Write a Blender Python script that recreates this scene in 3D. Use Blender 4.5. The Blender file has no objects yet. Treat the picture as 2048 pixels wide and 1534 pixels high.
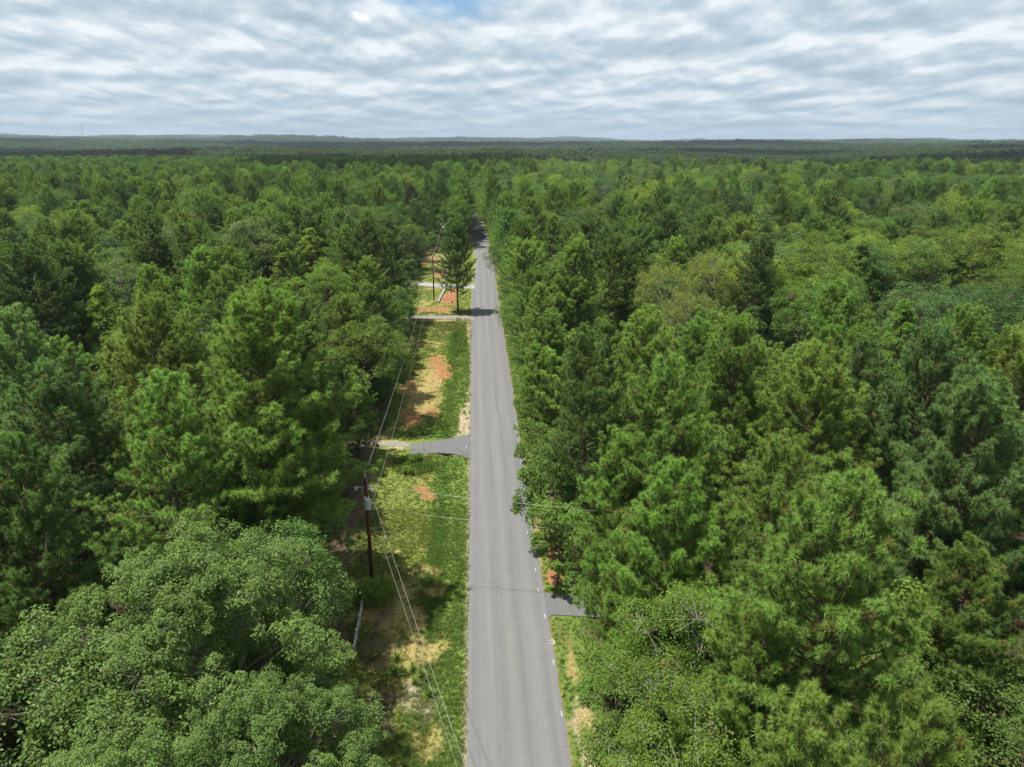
import bpy, math, random
import numpy as np
from mathutils import Matrix, Vector, Euler
rng = np.random.default_rng(7)
random.seed(7)
S = bpy.context.scene
COL = S.collection
# ------------------------------------------------------------------ camera
F, CX, CY = 1420.0, 1024.0, 767.0
PITCH = math.atan(484 / F); YAW = math.radians(-3.05); ROLL = math.radians(0.28); CH = 34.0
cd = bpy.data.cameras.new('camera'); cam = bpy.data.objects.new('camera', cd); COL.objects.link(cam)
cd.sensor_width = 36.0; cd.lens = 36.0 * F / 2048.0; cd.clip_start = 0.5; cd.clip_end = 60000
cam.matrix_world = (Matrix.Translation((0, 0, CH)) @ Matrix.Rotation(YAW, 4, 'Z') @
                    Matrix.Rotation(math.pi / 2 - PITCH, 4, 'X') @ Matrix.Rotation(ROLL, 4, 'Z'))
S.camera = cam
S.render.resolution_x, S.render.resolution_y = 1024, 767
CM3 = cam.matrix_world.to_3x3()
def at(px, py, z=0.0):
    """the place at height z that the photograph shows at this pixel"""
    d = CM3 @ Vector(((px - CX) / F, (CY - py) / F, -1.0))
    t = (z - CH) / d.z
    return (d.x * t, d.y * t, z)
# ------------------------------------------------------------------ sky, sun, exposure
SUN_EL = math.radians(69); SHADOW_AZ = math.radians(8)      # shadows fall towards +X, a little +Y
sd = Vector((math.cos(SHADOW_AZ) * math.cos(SUN_EL), math.sin(SHADOW_AZ) * math.cos(SUN_EL), -math.sin(SUN_EL)))
W = bpy.data.worlds.new('World'); S.world = W; W.use_nodes = True
nt = W.node_tree; N = nt.nodes; L = nt.links; N.clear()
def nd(t, **k):
    n = N.new(t)
    for a, b in k.items(): setattr(n, a, b)
    return n
def mth(op, a, b=None, c=None, clamp=False):
    n = N.new('ShaderNodeMath'); n.operation = op; n.use_clamp = clamp
    for i, v in enumerate((a, b, c)):
        if v is None: continue
        if isinstance(v, (int, float)): n.inputs[i].default_value = v
        else: L.new(v, n.inputs[i])
    return n.outputs[0]
out = nd('ShaderNodeOutputWorld'); bg = nd('ShaderNodeBackground'); bg.inputs[1].default_value = 0.1
sky = nd('ShaderNodeTexSky', sky_type='NISHITA', sun_disc=False); sky.sun_elevation = SUN_EL
sky.sun_rotation = math.atan2(-sd.x, -sd.y); sky.altitude = 200; sky.air_density = 1.0; sky.dust_density = 1.2
tc = nd('ShaderNodeTexCoord'); sx = nd('ShaderNodeSeparateXYZ'); L.new(tc.outputs['Generated'], sx.inputs[0])
el = mth('MAXIMUM', sx.outputs[2], 0.0)
def layer(sh, off, sc, det, rough):
    # a cloud deck seen edge-on: lumps keep some height as they recede
    e2 = mth('ADD', el, 0.04); dz = mth('MULTIPLY', mth('POWER', e2, -0.22), 4.6)
    cx = nd('ShaderNodeCombineXYZ')
    L.new(mth('MULTIPLY', sx.outputs[0], dz), cx.inputs[0])
    L.new(mth('MULTIPLY', mth('MULTIPLY', sx.outputs[1], dz), 0.12), cx.inputs[1])
    L.new(mth('ADD', mth('MULTIPLY', mth('LOGARITHM', e2, math.e), 2.5), off + sh), cx.inputs[2])
    if det == 0:      # rounded heaps with ragged rims
        wn = nd('ShaderNodeTexNoise'); wn.inputs['Scale'].default_value = sc * 1.6; wn.inputs['Detail'].default_value = 5; wn.inputs['Roughness'].default_value = .6; L.new(cx.outputs[0], wn.inputs['Vector'])
        wv = nd('ShaderNodeVectorMath', operation='MULTIPLY_ADD'); L.new(wn.outputs['Color'], wv.inputs[0]); wv.inputs[1].default_value = (.55, .55, .35); L.new(cx.outputs[0], wv.inputs[2])
        v = nd('ShaderNodeTexVoronoi', feature='SMOOTH_F1'); v.inputs['Scale'].default_value = sc; v.inputs['Smoothness'].default_value = rough; L.new(wv.outputs[0], v.inputs['Vector'])
        return mth('SUBTRACT', 1.0, v.outputs['Distance'])
    n = nd('ShaderNodeTexNoise'); n.inputs['Scale'].default_value = sc; n.inputs['Detail'].default_value = det
    n.inputs['Roughness'].default_value = rough; n.inputs['Distortion'].default_value = 0.1
    L.new(cx.outputs[0], n.inputs['Vector']); return n.outputs[0]
n1 = layer(0, 3.3, 1.8, 8, 0.55); n1b = layer(0.17, 3.3, 1.8, 8, 0.55); n2 = layer(0, 9.1, 0.5, 3, 0.5); n3 = layer(0, 5.0, 5.0, 5, 0.6)
v1 = layer(0, 1.7, 2.1, 0, .35); v1b = layer(.14, 1.7, 2.1, 0, .35)
dens = mth('ADD', mth('ADD', mth('MULTIPLY', n1, 0.5), mth('MULTIPLY', mth('SUBTRACT', v1, .45), .35)), mth('ADD', mth('MULTIPLY', n2, 0.35), mth('MULTIPLY', mth('SUBTRACT', n3, 0.5), 0.16)))
rel = mth('ADD', mth('SUBTRACT', n1, n1b), mth('MULTIPLY', mth('SUBTRACT', v1, v1b), .55))            # bright far-side tops, grey undersides
br = mth('ADD', mth('MULTIPLY', mth('SUBTRACT', dens, 0.5), 1.2), mth('ADD', mth('MULTIPLY', rel, 1.15), 0.72), clamp=True)
ramp = nd('ShaderNodeValToRGB'); cr = ramp.color_ramp; cr.interpolation = 'B_SPLINE'
cr.elements[0].position = 0.0; cr.elements[0].color = (0.33, 0.43, 0.52, 1)
cr.elements[1].position = 1.0; cr.elements[1].color = (0.83, 0.88, 0.91, 1)
e = cr.elements.new(0.45); e.color = (0.46, 0.57, 0.66, 1)
e = cr.elements.new(0.75); e.color = (0.64, 0.72, 0.78, 1)
L.new(br, ramp.inputs[0])
# paler, bluer deck far off near the horizon
hz = mth('POWER', mth('SUBTRACT', 1.0, mth('MULTIPLY', el, 1 / 0.10), clamp=True), 2.2)
mixh = nd('ShaderNodeMix', data_type='RGBA'); L.new(mth('MULTIPLY', hz, 0.8), mixh.inputs[0])
L.new(ramp.outputs[0], mixh.inputs[6]); mixh.inputs[7].default_value = (0.44, 0.57, 0.70, 1)
sc10 = nd('ShaderNodeVectorMath', operation='SCALE'); L.new(mixh.outputs[2], sc10.inputs[0]); sc10.inputs['Scale'].default_value = 7.9
# cloud cover: nearly whole, with one blue hole high ahead and a few thin places
hole_d = (CM3 @ Vector(((855 - CX) / F, (CY - (-25)) / F, -1.0))).normalized()
dv = nd('ShaderNodeVectorMath', operation='SUBTRACT'); L.new(tc.outputs['Generated'], dv.inputs[0]); dv.inputs[1].default_value = hole_d
mp = nd('ShaderNodeVectorMath', operation='MULTIPLY'); L.new(dv.outputs[0], mp.inputs[0]); mp.inputs[1].default_value = (12, 12, 34.0)
ln = nd('ShaderNodeVectorMath', operation='LENGTH'); L.new(mp.outputs[0], ln.inputs[0])
hole = mth('SUBTRACT', 1.35, mth('ADD', ln.outputs[1], mth('MULTIPLY', mth('SUBTRACT', n1, 0.5), 3.2)), clamp=True)
hole = mth('MULTIPLY', hole, 0.9)
mixs = nd('ShaderNodeMix', data_type='RGBA'); L.new(hole, mixs.inputs[0]); L.new(sc10.outputs[0], mixs.inputs[6])
skg = nd('ShaderNodeVectorMath', operation='MULTIPLY'); L.new(sky.outputs[0], skg.inputs[0]); skg.inputs[1].default_value = (0.62, 0.86, 1.02)
L.new(skg.outputs[0], mixs.inputs[7])
# little bright cloud beside the hole
wd = (CM3 @ Vector(((722 - CX) / F, (CY - 34) / F, -1.0))).normalized()
dv2 = nd('ShaderNodeVectorMath', operation='SUBTRACT'); L.new(tc.outputs['Generated'], dv2.inputs[0]); dv2.inputs[1].default_value = wd
mp2 = nd('ShaderNodeVectorMath', operation='MULTIPLY'); L.new(dv2.outputs[0], mp2.inputs[0]); mp2.inputs[1].default_value = (75.0, 75.0, 190.0)
ln2 = nd('ShaderNodeVectorMath', operation='LENGTH'); L.new(mp2.outputs[0], ln2.inputs[0])
nw = nd('ShaderNodeTexNoise'); nw.inputs['Scale'].default_value = 120; L.new(tc.outputs['Generated'], nw.inputs['Vector'])
wsp = mth('MULTIPLY', mth('SUBTRACT', 1.35, mth('ADD', ln2.outputs[1], mth('MULTIPLY', mth('SUBTRACT', nw.outputs[0], 0.5), 1.8)), clamp=True), 0.9)
mixw = nd('ShaderNodeMix', data_type='RGBA'); L.new(wsp, mixw.inputs[0]); L.new(mixs.outputs[2], mixw.inputs[6]); mixw.inputs[7].default_value = (7.6, 7.9, 8.1, 1)
L.new(mixw.outputs[2], bg.inputs[0]); L.new(bg.outputs[0], out.inputs[0])
sl = bpy.data.lights.new('sun', 'SUN'); sl.energy = 5.0; sl.angle = math.radians(0.9); sl.color = (1.0, 0.955, 0.88)
so = bpy.data.objects.new('sun', sl); COL.objects.link(so); so.rotation_euler = sd.to_track_quat('-Z', 'Y').to_euler()
S.view_settings.view_transform = 'Standard'; S.view_settings.look = 'None'; S.view_settings.gamma = 1
S.view_settings.use_curve_mapping = False; S.view_settings.exposure = 0.5
S.cycles.max_bounces = 6; S.cycles.diffuse_bounces = 4; S.cycles.glossy_bounces = 2; S.cycles.transmission_bounces = 3
S.cycles.transparent_max_bounces = 6; S.cycles.volume_bounces = 0
S.cycles.use_denoising = True
HAZE = 8.5e-5
# clouds by the place their shade falls: x, y, half width, half depth
CLOUDS = [(-330, 930, 300, 200), (-850, 1150, 400, 260), (-60, 580, 90, 150), (60, 920, 170, 220), (420, 690, 290, 170), (850, 1000, 330, 260), (-1500, 1900, 600, 380), (-350, 1900, 420, 330), (500, 1750, 450, 300), (1500, 1500, 400, 350),
          (-300, 3300, 1000, 450), (1500, 3000, 800, 400), (-2500, 3400, 900, 450)]
# ------------------------------------------------------------------ helpers
def tag(o, label=None, cat=None, group=None, kind=None):
    if label: o['label'] = label
    if cat: o['category'] = cat
    if group: o['group'] = group
    if kind: o['kind'] = kind
    return o
def empty(name, loc=(0, 0, 0), rz=0.0, s=1.0):
    o = bpy.data.objects.new(name, None); COL.objects.link(o); o.location = loc; o.rotation_euler = (0, 0, rz); o.scale = (s, s, s)
    o.empty_display_size = 0.2; return o
def link(name, me, mat=None, parent=None):
    o = bpy.data.objects.new(name, me); COL.objects.link(o)
    if mat and not me.materials: me.materials.append(mat)
    if parent: o.parent = parent
    return o
def mesh_np(name, v, f, k, mat=None, smooth=False, attr=None):
    """v (n,3); f flat index array of faces with k corners each"""
    me = bpy.data.meshes.new(name); v = np.ascontiguousarray(v, dtype=np.float32); f = np.ascontiguousarray(f, dtype=np.int32).ravel()
    nf = len(f) // k
    me.vertices.add(len(v)); me.vertices.foreach_set('co', v.ravel())
    me.loops.add(len(f)); me.loops.foreach_set('vertex_index', f)
    me.polygons.add(nf); me.polygons.foreach_set('loop_start', np.arange(nf, dtype=np.int32) * k)
    me.polygons.foreach_set('use_smooth', np.full(nf, smooth, dtype=bool))
    me.update(calc_edges=True)
    for an, (typ, arr) in (attr or {}).items():
        a = me.attributes.new(an, typ, 'POINT')
        key = {'FLOAT': 'value', 'FLOAT_VECTOR': 'vector', 'FLOAT_COLOR': 'color'}[typ]
        a.data.foreach_set(key, np.ascontiguousarray(arr, dtype=np.float32).ravel())
    if mat: me.materials.append(mat)
    return me
def unit(a): return a / np.maximum(np.linalg.norm(a, axis=-1, keepdims=True), 1e-9)
def perp(a):
    r = rng.normal(size=a.shape); r -= a * np.sum(r * a, -1, keepdims=True); return unit(r)
def hash2(ix, iy, s):
    h = (ix.astype(np.int64) * 374761393 + iy.astype(np.int64) * 668265263 + s * 974634777) & 0xffffffff
    h = ((h ^ (h >> 13)) * 1274126177) & 0xffffffff
    return ((h ^ (h >> 16)) & 0xffff) / 65535.0
def vnoise(x, y, s=0):
    ix = np.floor(x); iy = np.floor(y); fx = x - ix; fy = y - iy
    fx = fx * fx * (3 - 2 * fx); fy = fy * fy * (3 - 2 * fy)
    a = hash2(ix, iy, s); b = hash2(ix + 1, iy, s); c = hash2(ix, iy + 1, s); d = hash2(ix + 1, iy + 1, s)
    return (a * (1 - fx) + b * fx) * (1 - fy) + (c * (1 - fx) + d * fx) * fy
def fbm(x, y, o=4, s=0):
    t = 0; a = 0.5; n = 0
    for i in range(o):
        t = t + a * vnoise(x * 2 ** i + 17.3 * i, y * 2 ** i - 9.1 * i, s + i); n += a; a *= 0.55
    return t / n
def sstep(a, b, x):
    t = np.clip((x - a) / (b - a), 0, 1); return t * t * (3 - 2 * t)
class MB:
    """collects tubes, boxes and lathes, then links them as one mesh object"""
    def __init__(s): s.v = []; s.f = []
    def add(s, v, f):
        b = len(s.v); s.v += [tuple(p) for p in v]; s.f += [tuple(i + b for i in q) for q in f]; return s
    def tube(s, pts, rad, n=8, cap=True):
        pts = [Vector(p) for p in pts]; rad = rad if isinstance(rad, (list, tuple)) else [rad] * len(pts)
        vs = []; ax = None
        for i, p in enumerate(pts):
            d = (pts[min(i + 1, len(pts) - 1)] - pts[max(i - 1, 0)]).normalized()
            if ax is None: ax = d.orthogonal().normalized()
            ax = (ax - d * ax.dot(d)).normalized(); bx = d.cross(ax)
            vs += [p + (ax * math.cos(2 * math.pi * k / n) + bx * math.sin(2 * math.pi * k / n)) * rad[i] for k in range(n)]
        fs = [(i * n + k, i * n + (k + 1) % n, (i + 1) * n + (k + 1) % n, (i + 1) * n + k) for i in range(len(pts) - 1) for k in range(n)]
        if cap: fs += [tuple(range(n))[::-1], tuple((len(pts) - 1) * n + k for k in range(n))]
        return s.add(vs, fs)
    def box(s, c, d, rz=0.0):
        c = Vector(c); R = Matrix.Rotation(rz, 3, 'Z')
        vs = [c + R @ Vector((x * d[0] / 2, y * d[1] / 2, z * d[2] / 2)) for z in (-1, 1) for y in (-1, 1) for x in (-1, 1)]
        return s.add(vs, [(0, 2, 3, 1), (4, 5, 7, 6), (0, 1, 5, 4), (2, 6, 7, 3), (0, 4, 6, 2), (1, 3, 7, 5)])
    def lathe(s, c, prof, n=16):
        c = Vector(c); vs = [c + Vector((r * math.cos(2 * math.pi * k / n), r * math.sin(2 * math.pi * k / n), z)) for r, z in prof for k in range(n)]
        fs = [(i * n + k, i * n + (k + 1) % n, (i + 1) * n + (k + 1) % n, (i + 1) * n + k) for i in range(len(prof) - 1) for k in range(n)]
        fs += [tuple(range(n))[::-1], tuple((len(prof) - 1) * n + k for k in range(n))]
        return s.add(vs, fs)
    def build(s, name, mat, parent=None, smooth=False):
        me = bpy.data.meshes.new(name); me.from_pydata(s.v, [], s.f); me.update()
        if smooth:
            for p in me.polygons: p.use_smooth = len(p.vertices) == 4
        me.materials.append(mat); return link(name, me, None, parent)
# ------------------------------------------------------------------ materials
def newmat(name):
    m = bpy.data.materials.new(name); m.use_nodes = True; t = m.node_tree; t.nodes.clear()
    return m, t, t.nodes, t.links
def leafmat(name, rough=0.5, spec=0.35, trans=0.3, vary=0.5, old=None):
    m, t, n, l = newmat(name)
    o = n.new('ShaderNodeOutputMaterial'); mix = n.new('ShaderNodeMixShader'); mix.inputs[0].default_value = trans
    p = n.new('ShaderNodeBsdfPrincipled'); p.inputs['Roughness'].default_value = rough; p.inputs['Specular IOR Level'].default_value = spec
    tr = n.new('ShaderNodeBsdfTranslucent')
    ti = n.new('ShaderNodeAttribute'); ti.attribute_type = 'INSTANCER'; ti.attribute_name = 'tint'
    va = n.new('ShaderNodeAttribute'); va.attribute_type = 'GEOMETRY'; va.attribute_name = 'vary'
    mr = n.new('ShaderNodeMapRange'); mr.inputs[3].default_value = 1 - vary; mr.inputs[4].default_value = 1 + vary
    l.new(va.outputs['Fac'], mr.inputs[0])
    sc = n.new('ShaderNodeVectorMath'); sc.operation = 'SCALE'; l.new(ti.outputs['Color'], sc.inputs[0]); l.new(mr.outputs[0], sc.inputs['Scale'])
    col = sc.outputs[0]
    # some leaves or needles yellowed / browned with age
    oa = n.new('ShaderNodeAttribute'); oa.attribute_type = 'GEOMETRY'; oa.attribute_name = 'age'
    mx = n.new('ShaderNodeMix'); mx.data_type = 'RGBA'; l.new(oa.outputs['Fac'], mx.inputs[0]); l.new(col, mx.inputs[6])
    mx.inputs[7].default_value = old or (0.16, 0.13, 0.04, 1); col = mx.outputs[2]
    l.new(col, p.inputs['Base Color'])
    ty = n.new('ShaderNodeVectorMath'); ty.operation = 'MULTIPLY'; l.new(col, ty.inputs[0]); ty.inputs[1].default_value = (1.5, 1.7, 0.7); l.new(ty.outputs[0], tr.inputs[0])
    l.new(p.outputs[0], mix.inputs[1]); l.new(tr.outputs[0], mix.inputs[2]); l.new(mix.outputs[0], o.inputs[0])
    return m
def noisemat(name, c1, c2, scale=4.0, rough=0.85, spec=0.2, metal=0.0, stretch=(1, 1, 1), bump=0.0, detail=4, lo=0.35, hi=0.65):
    m, t, n, l = newmat(name)
    o = n.new('ShaderNodeOutputMaterial'); p = n.new('ShaderNodeBsdfPrincipled')
    tcn = n.new('ShaderNodeTexCoord'); mp_ = n.new('ShaderNodeMapping'); mp_.inputs['Scale'].default_value = stretch
    no = n.new('ShaderNodeTexNoise'); no.inputs['Scale'].default_value = scale; no.inputs['Detail'].default_value = detail
    rp = n.new('ShaderNodeValToRGB'); rp.color_ramp.elements[0].position = lo; rp.color_ramp.elements[1].position = hi
    rp.color_ramp.elements[0].color = (*c1, 1); rp.color_ramp.elements[1].color = (*c2, 1)
    l.new(tcn.outputs['Object'], mp_.inputs[0]); l.new(mp_.outputs[0], no.inputs['Vector']); l.new(no.outputs[0], rp.inputs[0])
    l.new(rp.outputs[0], p.inputs['Base Color']); p.inputs['Roughness'].default_value = rough; p.inputs['Metallic'].default_value = metal
    p.inputs['Specular IOR Level'].default_value = spec
    if bump:
        b = n.new('ShaderNodeBump'); b.inputs['Strength'].default_value = bump; b.inputs['Distance'].default_value = 0.05
        l.new(no.outputs[0], b.inputs['Height']); l.new(b.outputs[0], p.inputs['Normal'])
    l.new(p.outputs[0], o.inputs[0]); return m
M = {}
M['needle'] = leafmat('needle', 0.5, 0.3, 0.28, 0.45, (0.17, 0.10, 0.035, 1))
M['leaf'] = leafmat('leaf', 0.5, 0.3, 0.32, 0.45, (0.20, 0.17, 0.04, 1))
M['oakleaf'] = leafmat('oak_leaf', 0.5, 0.3, 0.3, 0.45, (0.22, 0.17, 0.06, 1))
M['grass'] = leafmat('grass_blade', 0.7, 0.15, 0.25, 0.35, (0.38, 0.28, 0.12, 1))
M['bark'] = noisemat('bark', (0.05, 0.036, 0.028), (0.17, 0.125, 0.095), 6, stretch=(4, 4, 0.7), bump=0.4)
M['palebark'] = noisemat('pale_bark', (0.14, 0.12, 0.10), (0.36, 0.33, 0.29), 6, stretch=(4, 4, 0.7), bump=0.4)
M['deadwood'] = noisemat('dead_wood', (0.16, 0.14, 0.13), (0.34, 0.31, 0.29), 5)
M['pole'] = noisemat('creosote_wood', (0.055, 0.022, 0.014), (0.14, 0.06, 0.035), 9, stretch=(3, 3, 0.3), bump=0.3)
M['poledark'] = noisemat('dark_creosote_wood', (0.018, 0.014, 0.012), (0.05, 0.038, 0.03), 9, stretch=(3, 3, 0.3), bump=0.3)
M['galv'] = noisemat('galvanised_steel', (0.32, 0.34, 0.35), (0.50, 0.52, 0.53), 12, rough=0.45, metal=0.3)
M['can'] = noisemat('grey_enamel', (0.42, 0.46, 0.48), (0.56, 0.60, 0.62), 5, rough=0.35, spec=0.5)
M['porcelain'] = noisemat('porcelain', (0.68, 0.69, 0.68), (0.8, 0.8, 0.78), 8, rough=0.2, spec=0.6)
M['wire'] = noisemat('aluminium_wire', (0.30, 0.31, 0.30), (0.42, 0.43, 0.41), 3, rough=0.4, metal=0.4)
M['concrete'] = noisemat('concrete', (0.24, 0.235, 0.22), (0.36, 0.35, 0.33), 3, bump=0.2)
M['white'] = noisemat('weathered_white_paint', (0.38, 0.37, 0.34), (0.66, 0.66, 0.63), 7)
M['black'] = noisemat('black_plastic', (0.012, 0.012, 0.013), (0.03, 0.03, 0.03), 5, rough=0.5)
M['straw'] = noisemat('dry_straw', (0.36, 0.27, 0.14), (0.55, 0.43, 0.25), 14)
M['redbrown'] = noisemat('dead_needles', (0.20, 0.07, 0.03), (0.33, 0.13, 0.06), 9)
M['mast'] = noisemat('mast_steel', (0.12, 0.13, 0.14), (0.22, 0.23, 0.24), 1)
M['litter'] = noisemat('leaf_litter', (0.06, 0.035, 0.022), (0.20, 0.12, 0.075), 6)
# ------------------------------------------------------------------ ground
def hgt(x, y):
    x = np.asarray(x, float); y = np.asarray(y, float); r = np.hypot(x, y)
    a = sstep(260, 1000, r)
    z = (fbm(x / 650 + 3, y / 450, 4, 3) - 0.5) * 44 * a
    z -= 11 * a * sstep(200, -1200, x) * (1 - sstep(2200, 4200, r))
    z += sstep(2200, 6500, r) * (fbm(x / 1300 + 7, y / 1100, 5, 11) * 95 - 30)
    z += 10 * sstep(500, 1500, x) * sstep(500, 1500, r) * (1 - sstep(2500, 5000, r))
    near = sstep(150, 110, y) * sstep(14, 20, y)
    z -= 0.34 * near * np.exp(-((x + 3.5) / 0.75) ** 2)
    z += 0.10 * (fbm(x / 3.0, y / 3.0, 3, 21) - 0.5) * sstep(1.0, 3.0, np.minimum(np.abs(x + 0.9), np.abs(x - 5.3))) * (1 - a)
    z -= 0.06 * ((x > -0.8) & (x < 5.2)) * (r < 500)
    return z
def road_off(y):      # the far end of the road swings a little
    y = np.asarray(y, float); return 1.3 * np.exp(-((y - 212) / 28) ** 2) - 0.00024 * np.maximum(y - 240, 0) ** 2
GCOL0 = dict(grass=(0.190, 0.232, 0.052), lush=(0.098, 0.188, 0.034), straw=(0.37, 0.28, 0.115), clay=(0.34, 0.160, 0.078),
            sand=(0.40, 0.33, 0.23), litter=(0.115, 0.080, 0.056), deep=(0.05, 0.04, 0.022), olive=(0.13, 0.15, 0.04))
GCOL = {k: tuple(q * .85 for q in v) for k, v in GCOL0.items()}
PATCH = [  # pixel, half widths in metres, kind, strength
    (845, 980, .9, .8, 'clay', .8), (862, 990, .9, 1.0, 'clay', .8), (882, 744, 1.9, 4.5, 'clay', 1), (873, 722, 1.6, 4, 'clay', .9),
    (824, 773, 1.3, 4, 'clay', .9), (826, 830, 1.5, 4, 'clay', 1), (860, 824, 1.3, 2, 'clay', .8), (858, 770, 2.0, 9, 'straw', .8), (835, 800, 1.8, 6, 'straw', .7),
    (898, 599, 2.0, 7, 'clay', 1.1), (880, 544, 2.4, 9, 'clay', 1.1), (836, 530, 2.2, 6, 'clay', .9), (868, 618, 4.5, 2.5, 'clay', .9), (905, 585, 1.5, 7, 'clay', .9), (860, 520, 4, 7, 'clay', .8), (885, 512, 4, 5, 'straw', .8),
    (1106, 1154, .7, 1.3, 'clay', 1.1), (1104, 1110, .5, 1.5, 'clay', .8), (1031, 850, .5, 7, 'clay', .8), (1050, 960, .4, 8, 'clay', .4), (1012, 690, .5, 14, 'litter', .6), (1074, 1060, .6, 5, 'straw', .9),
    (924, 845, .55, 4.5, 'sand', 1.2), (934, 840, .35, 9, 'sand', 1.3), (915, 868, .9, .9, 'sand', .6), (936, 660, .45, 9, 'sand', .8), (935, 1450, .18, 9, 'sand', .5),
    (1180, 1500, .9, 3.2, 'sand', 1.2), (1165, 1430, .6, 2.0, 'sand', 1), (1145, 1330, .4, 2.5, 'straw', .9), (1128, 1270, .6, 2.5, 'olive', .7), (1175, 1465, .6, 3, 'straw', .8),
    (860, 1300, 1.2, 2.0, 'straw', .8), (830, 1240, .8, 2.2, 'straw', .9), (800, 1222, 1.0, 1.0, 'straw', .9), (870, 1180, .8, 1.3, 'straw', .8), (857, 1140, 1.0, .8, 'straw', .7),
    (776, 1116, .45, .35, 'straw', 1.5), (795, 1104, .35, .3, 'straw', 1.1), (775, 1160, .4, 1.3, 'straw', .9), (835, 1405, 1.2, 1.5, 'sand', .55), (822, 1375, .45, .7, 'sand', 1.2),
    (765, 1240, 1.0, 2.0, 'litter', .8), (758, 1300, 1.2, 2.6, 'litter', .8), (752, 1420, 1.3, 2.6, 'litter', .9), (800, 1330, 1.2, 2.4, 'straw', .5), (780, 1250, .9, 1.4, 'straw', .6), (850, 1480, 1.0, 1.3, 'straw', .6),
    (895, 650, 4, 5, 'olive', .8), (905, 690, .8, 9, 'lush', 1.2), (830, 930, 2.5, 2.5, 'lush', .9), (870, 865, 2.5, 2.5, 'lush', .6), (880, 640, 5, 1.8, 'straw', .7),
    (850, 548, 5, 14, 'grass', .4), (800, 640, 3, 20, 'litter', .7), (790, 890, 1.5, 1.2, 'sand', .9), (755, 888, 1.5, 1.0, 'sand', .7),
    (760, 1000, 2.0, 2.5, 'olive', .6), (745, 1060, 1.6, 4, 'olive', .7)]
PATCH = [(at(a, b)[:2], c, d, np.array(GCOL[k]), k, s) for a, b, c, d, k, s in PATCH]
def gcol(x, y):
    """bare colour of the ground cover at each place"""
    x = np.asarray(x, float); y = np.asarray(y, float)
    wob = (fbm(x * 0.9, y * 0.9, 4, 5) - 0.5); wob2 = fbm(x * 0.35 + 4, y * 0.35, 3, 8)
    c = np.tile(np.array(GCOL['grass']), (x.size, 1)).reshape(x.shape + (3,))
    def blend(c, k, w):
        w = np.clip(w, 0, 1)[..., None]; return c * (1 - w) + np.array(GCOL[k]) * w
    c = blend(c, 'straw', 0.65 * sstep(0.54, 0.76, wob2 + wob * 0.45) * sstep(-3.9, -5.5, x))
    c = blend(c, 'olive', 0.7 * sstep(0.52, 0.7, fbm(x * 0.5, y * 0.4, 3, 33)))
    c = blend(c, 'lush', 0.6 * sstep(-5.2, -4.3, x) * sstep(140, 120, y))
    c = blend(c, 'lush', 0.95 * np.exp(-((x + 3.45 + 0.5 * wob) / 0.55) ** 2) * sstep(78, 65, y))
    for (p, rx, ry, col, k, s) in PATCH:
        d = np.sqrt(((x - p[0]) / rx) ** 2 + ((y - p[1]) / ry) ** 2)
        w = np.clip(s * sstep(1.25, 0.45, d + wob * 1.6), 0, 1)[..., None] if d.size else 0
        c = c * (1 - w) + col * w
    edge = -11.2 - 1.1 * sstep(60, 90, y) + wob * 1.6 - 3.5 * sstep(142, 150, y) * sstep(240, 225, y) + 1.8 * sstep(48, 42, y)
    c = blend(c, 'litter', sstep(edge + 0.9, edge - 0.4, x))
    edr = 6.8 + wob * 1.2 + 0.6 * sstep(55, 40, y)
    c = blend(c, 'litter', sstep(edr, edr + 1.2, x))
    c = blend(c, 'litter', sstep(235, 245, y) * ((x < -6) | (x > 7)))
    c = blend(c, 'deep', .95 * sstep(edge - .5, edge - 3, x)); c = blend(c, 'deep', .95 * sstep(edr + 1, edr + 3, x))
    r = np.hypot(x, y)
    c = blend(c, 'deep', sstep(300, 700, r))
    # worn dirt lip at the asphalt edge
    xr = x - road_off(y)
    c = blend(c, 'sand', 0.55 * np.exp(-((xr + 0.95) / 0.16) ** 2) * (r < 500)); c = blend(c, 'clay', 0.35 * np.exp(-((xr - 5.3) / 0.14) ** 2) * (r < 500))
    return c
def axis(lo, hi, st, far, gr=1.16):
    a = list(np.arange(lo, hi, st)); s = st; v = a[-1]
    while v < far: s *= gr; v += s; a.append(v)
    s = st; v = a[0]; b = []
    while v > -far: s *= gr; v -= s; b.append(v)
    return np.array(b[::-1] + a)
gx = axis(-15, 11, 0.25, 20000, 1.13); gy = axis(24, 150, 0.3, 20000, 1.07)
gy = gy[gy > -700]
GX, GY = np.meshgrid(gx, gy); GZ = hgt(GX, GY)
nx, ny = len(gx), len(gy)
idx = np.arange(nx * ny).reshape(ny, nx)
fq = np.stack([idx[:-1, :-1], idx[:-1, 1:], idx[1:, 1:], idx[1:, :-1]], -1)
gc = gcol(GX, GY)
m, t, n, l = newmat('ground_cover')
o_ = n.new('ShaderNodeOutputMaterial'); p_ = n.new('ShaderNodeBsdfPrincipled'); p_.inputs['Roughness'].default_value = 0.95; p_.inputs['Specular IOR Level'].default_value = 0.1
a_ = n.new('ShaderNodeAttribute'); a_.attribute_name = 'gcol'
tcn = n.new('ShaderNodeTexCoord')
nf1 = n.new('ShaderNodeTexNoise'); nf1.inputs['Scale'].default_value = 2.2; nf1.inputs['Detail'].default_value = 8; nf1.inputs['Roughness'].default_value = 0.72
nf2 = n.new('ShaderNodeTexNoise'); nf2.inputs['Scale'].default_value = 11; nf2.inputs['Detail'].default_value = 3
l.new(tcn.outputs['Object'], nf1.inputs['Vector']); l.new(tcn.outputs['Object'], nf2.inputs['Vector'])
r1 = n.new('ShaderNodeMapRange'); r1.inputs[1].default_value = .3; r1.inputs[2].default_value = .7; r1.inputs[3].default_value = 0.6; r1.inputs[4].default_value = 1.4; l.new(nf1.outputs[0], r1.inputs[0])
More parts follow.
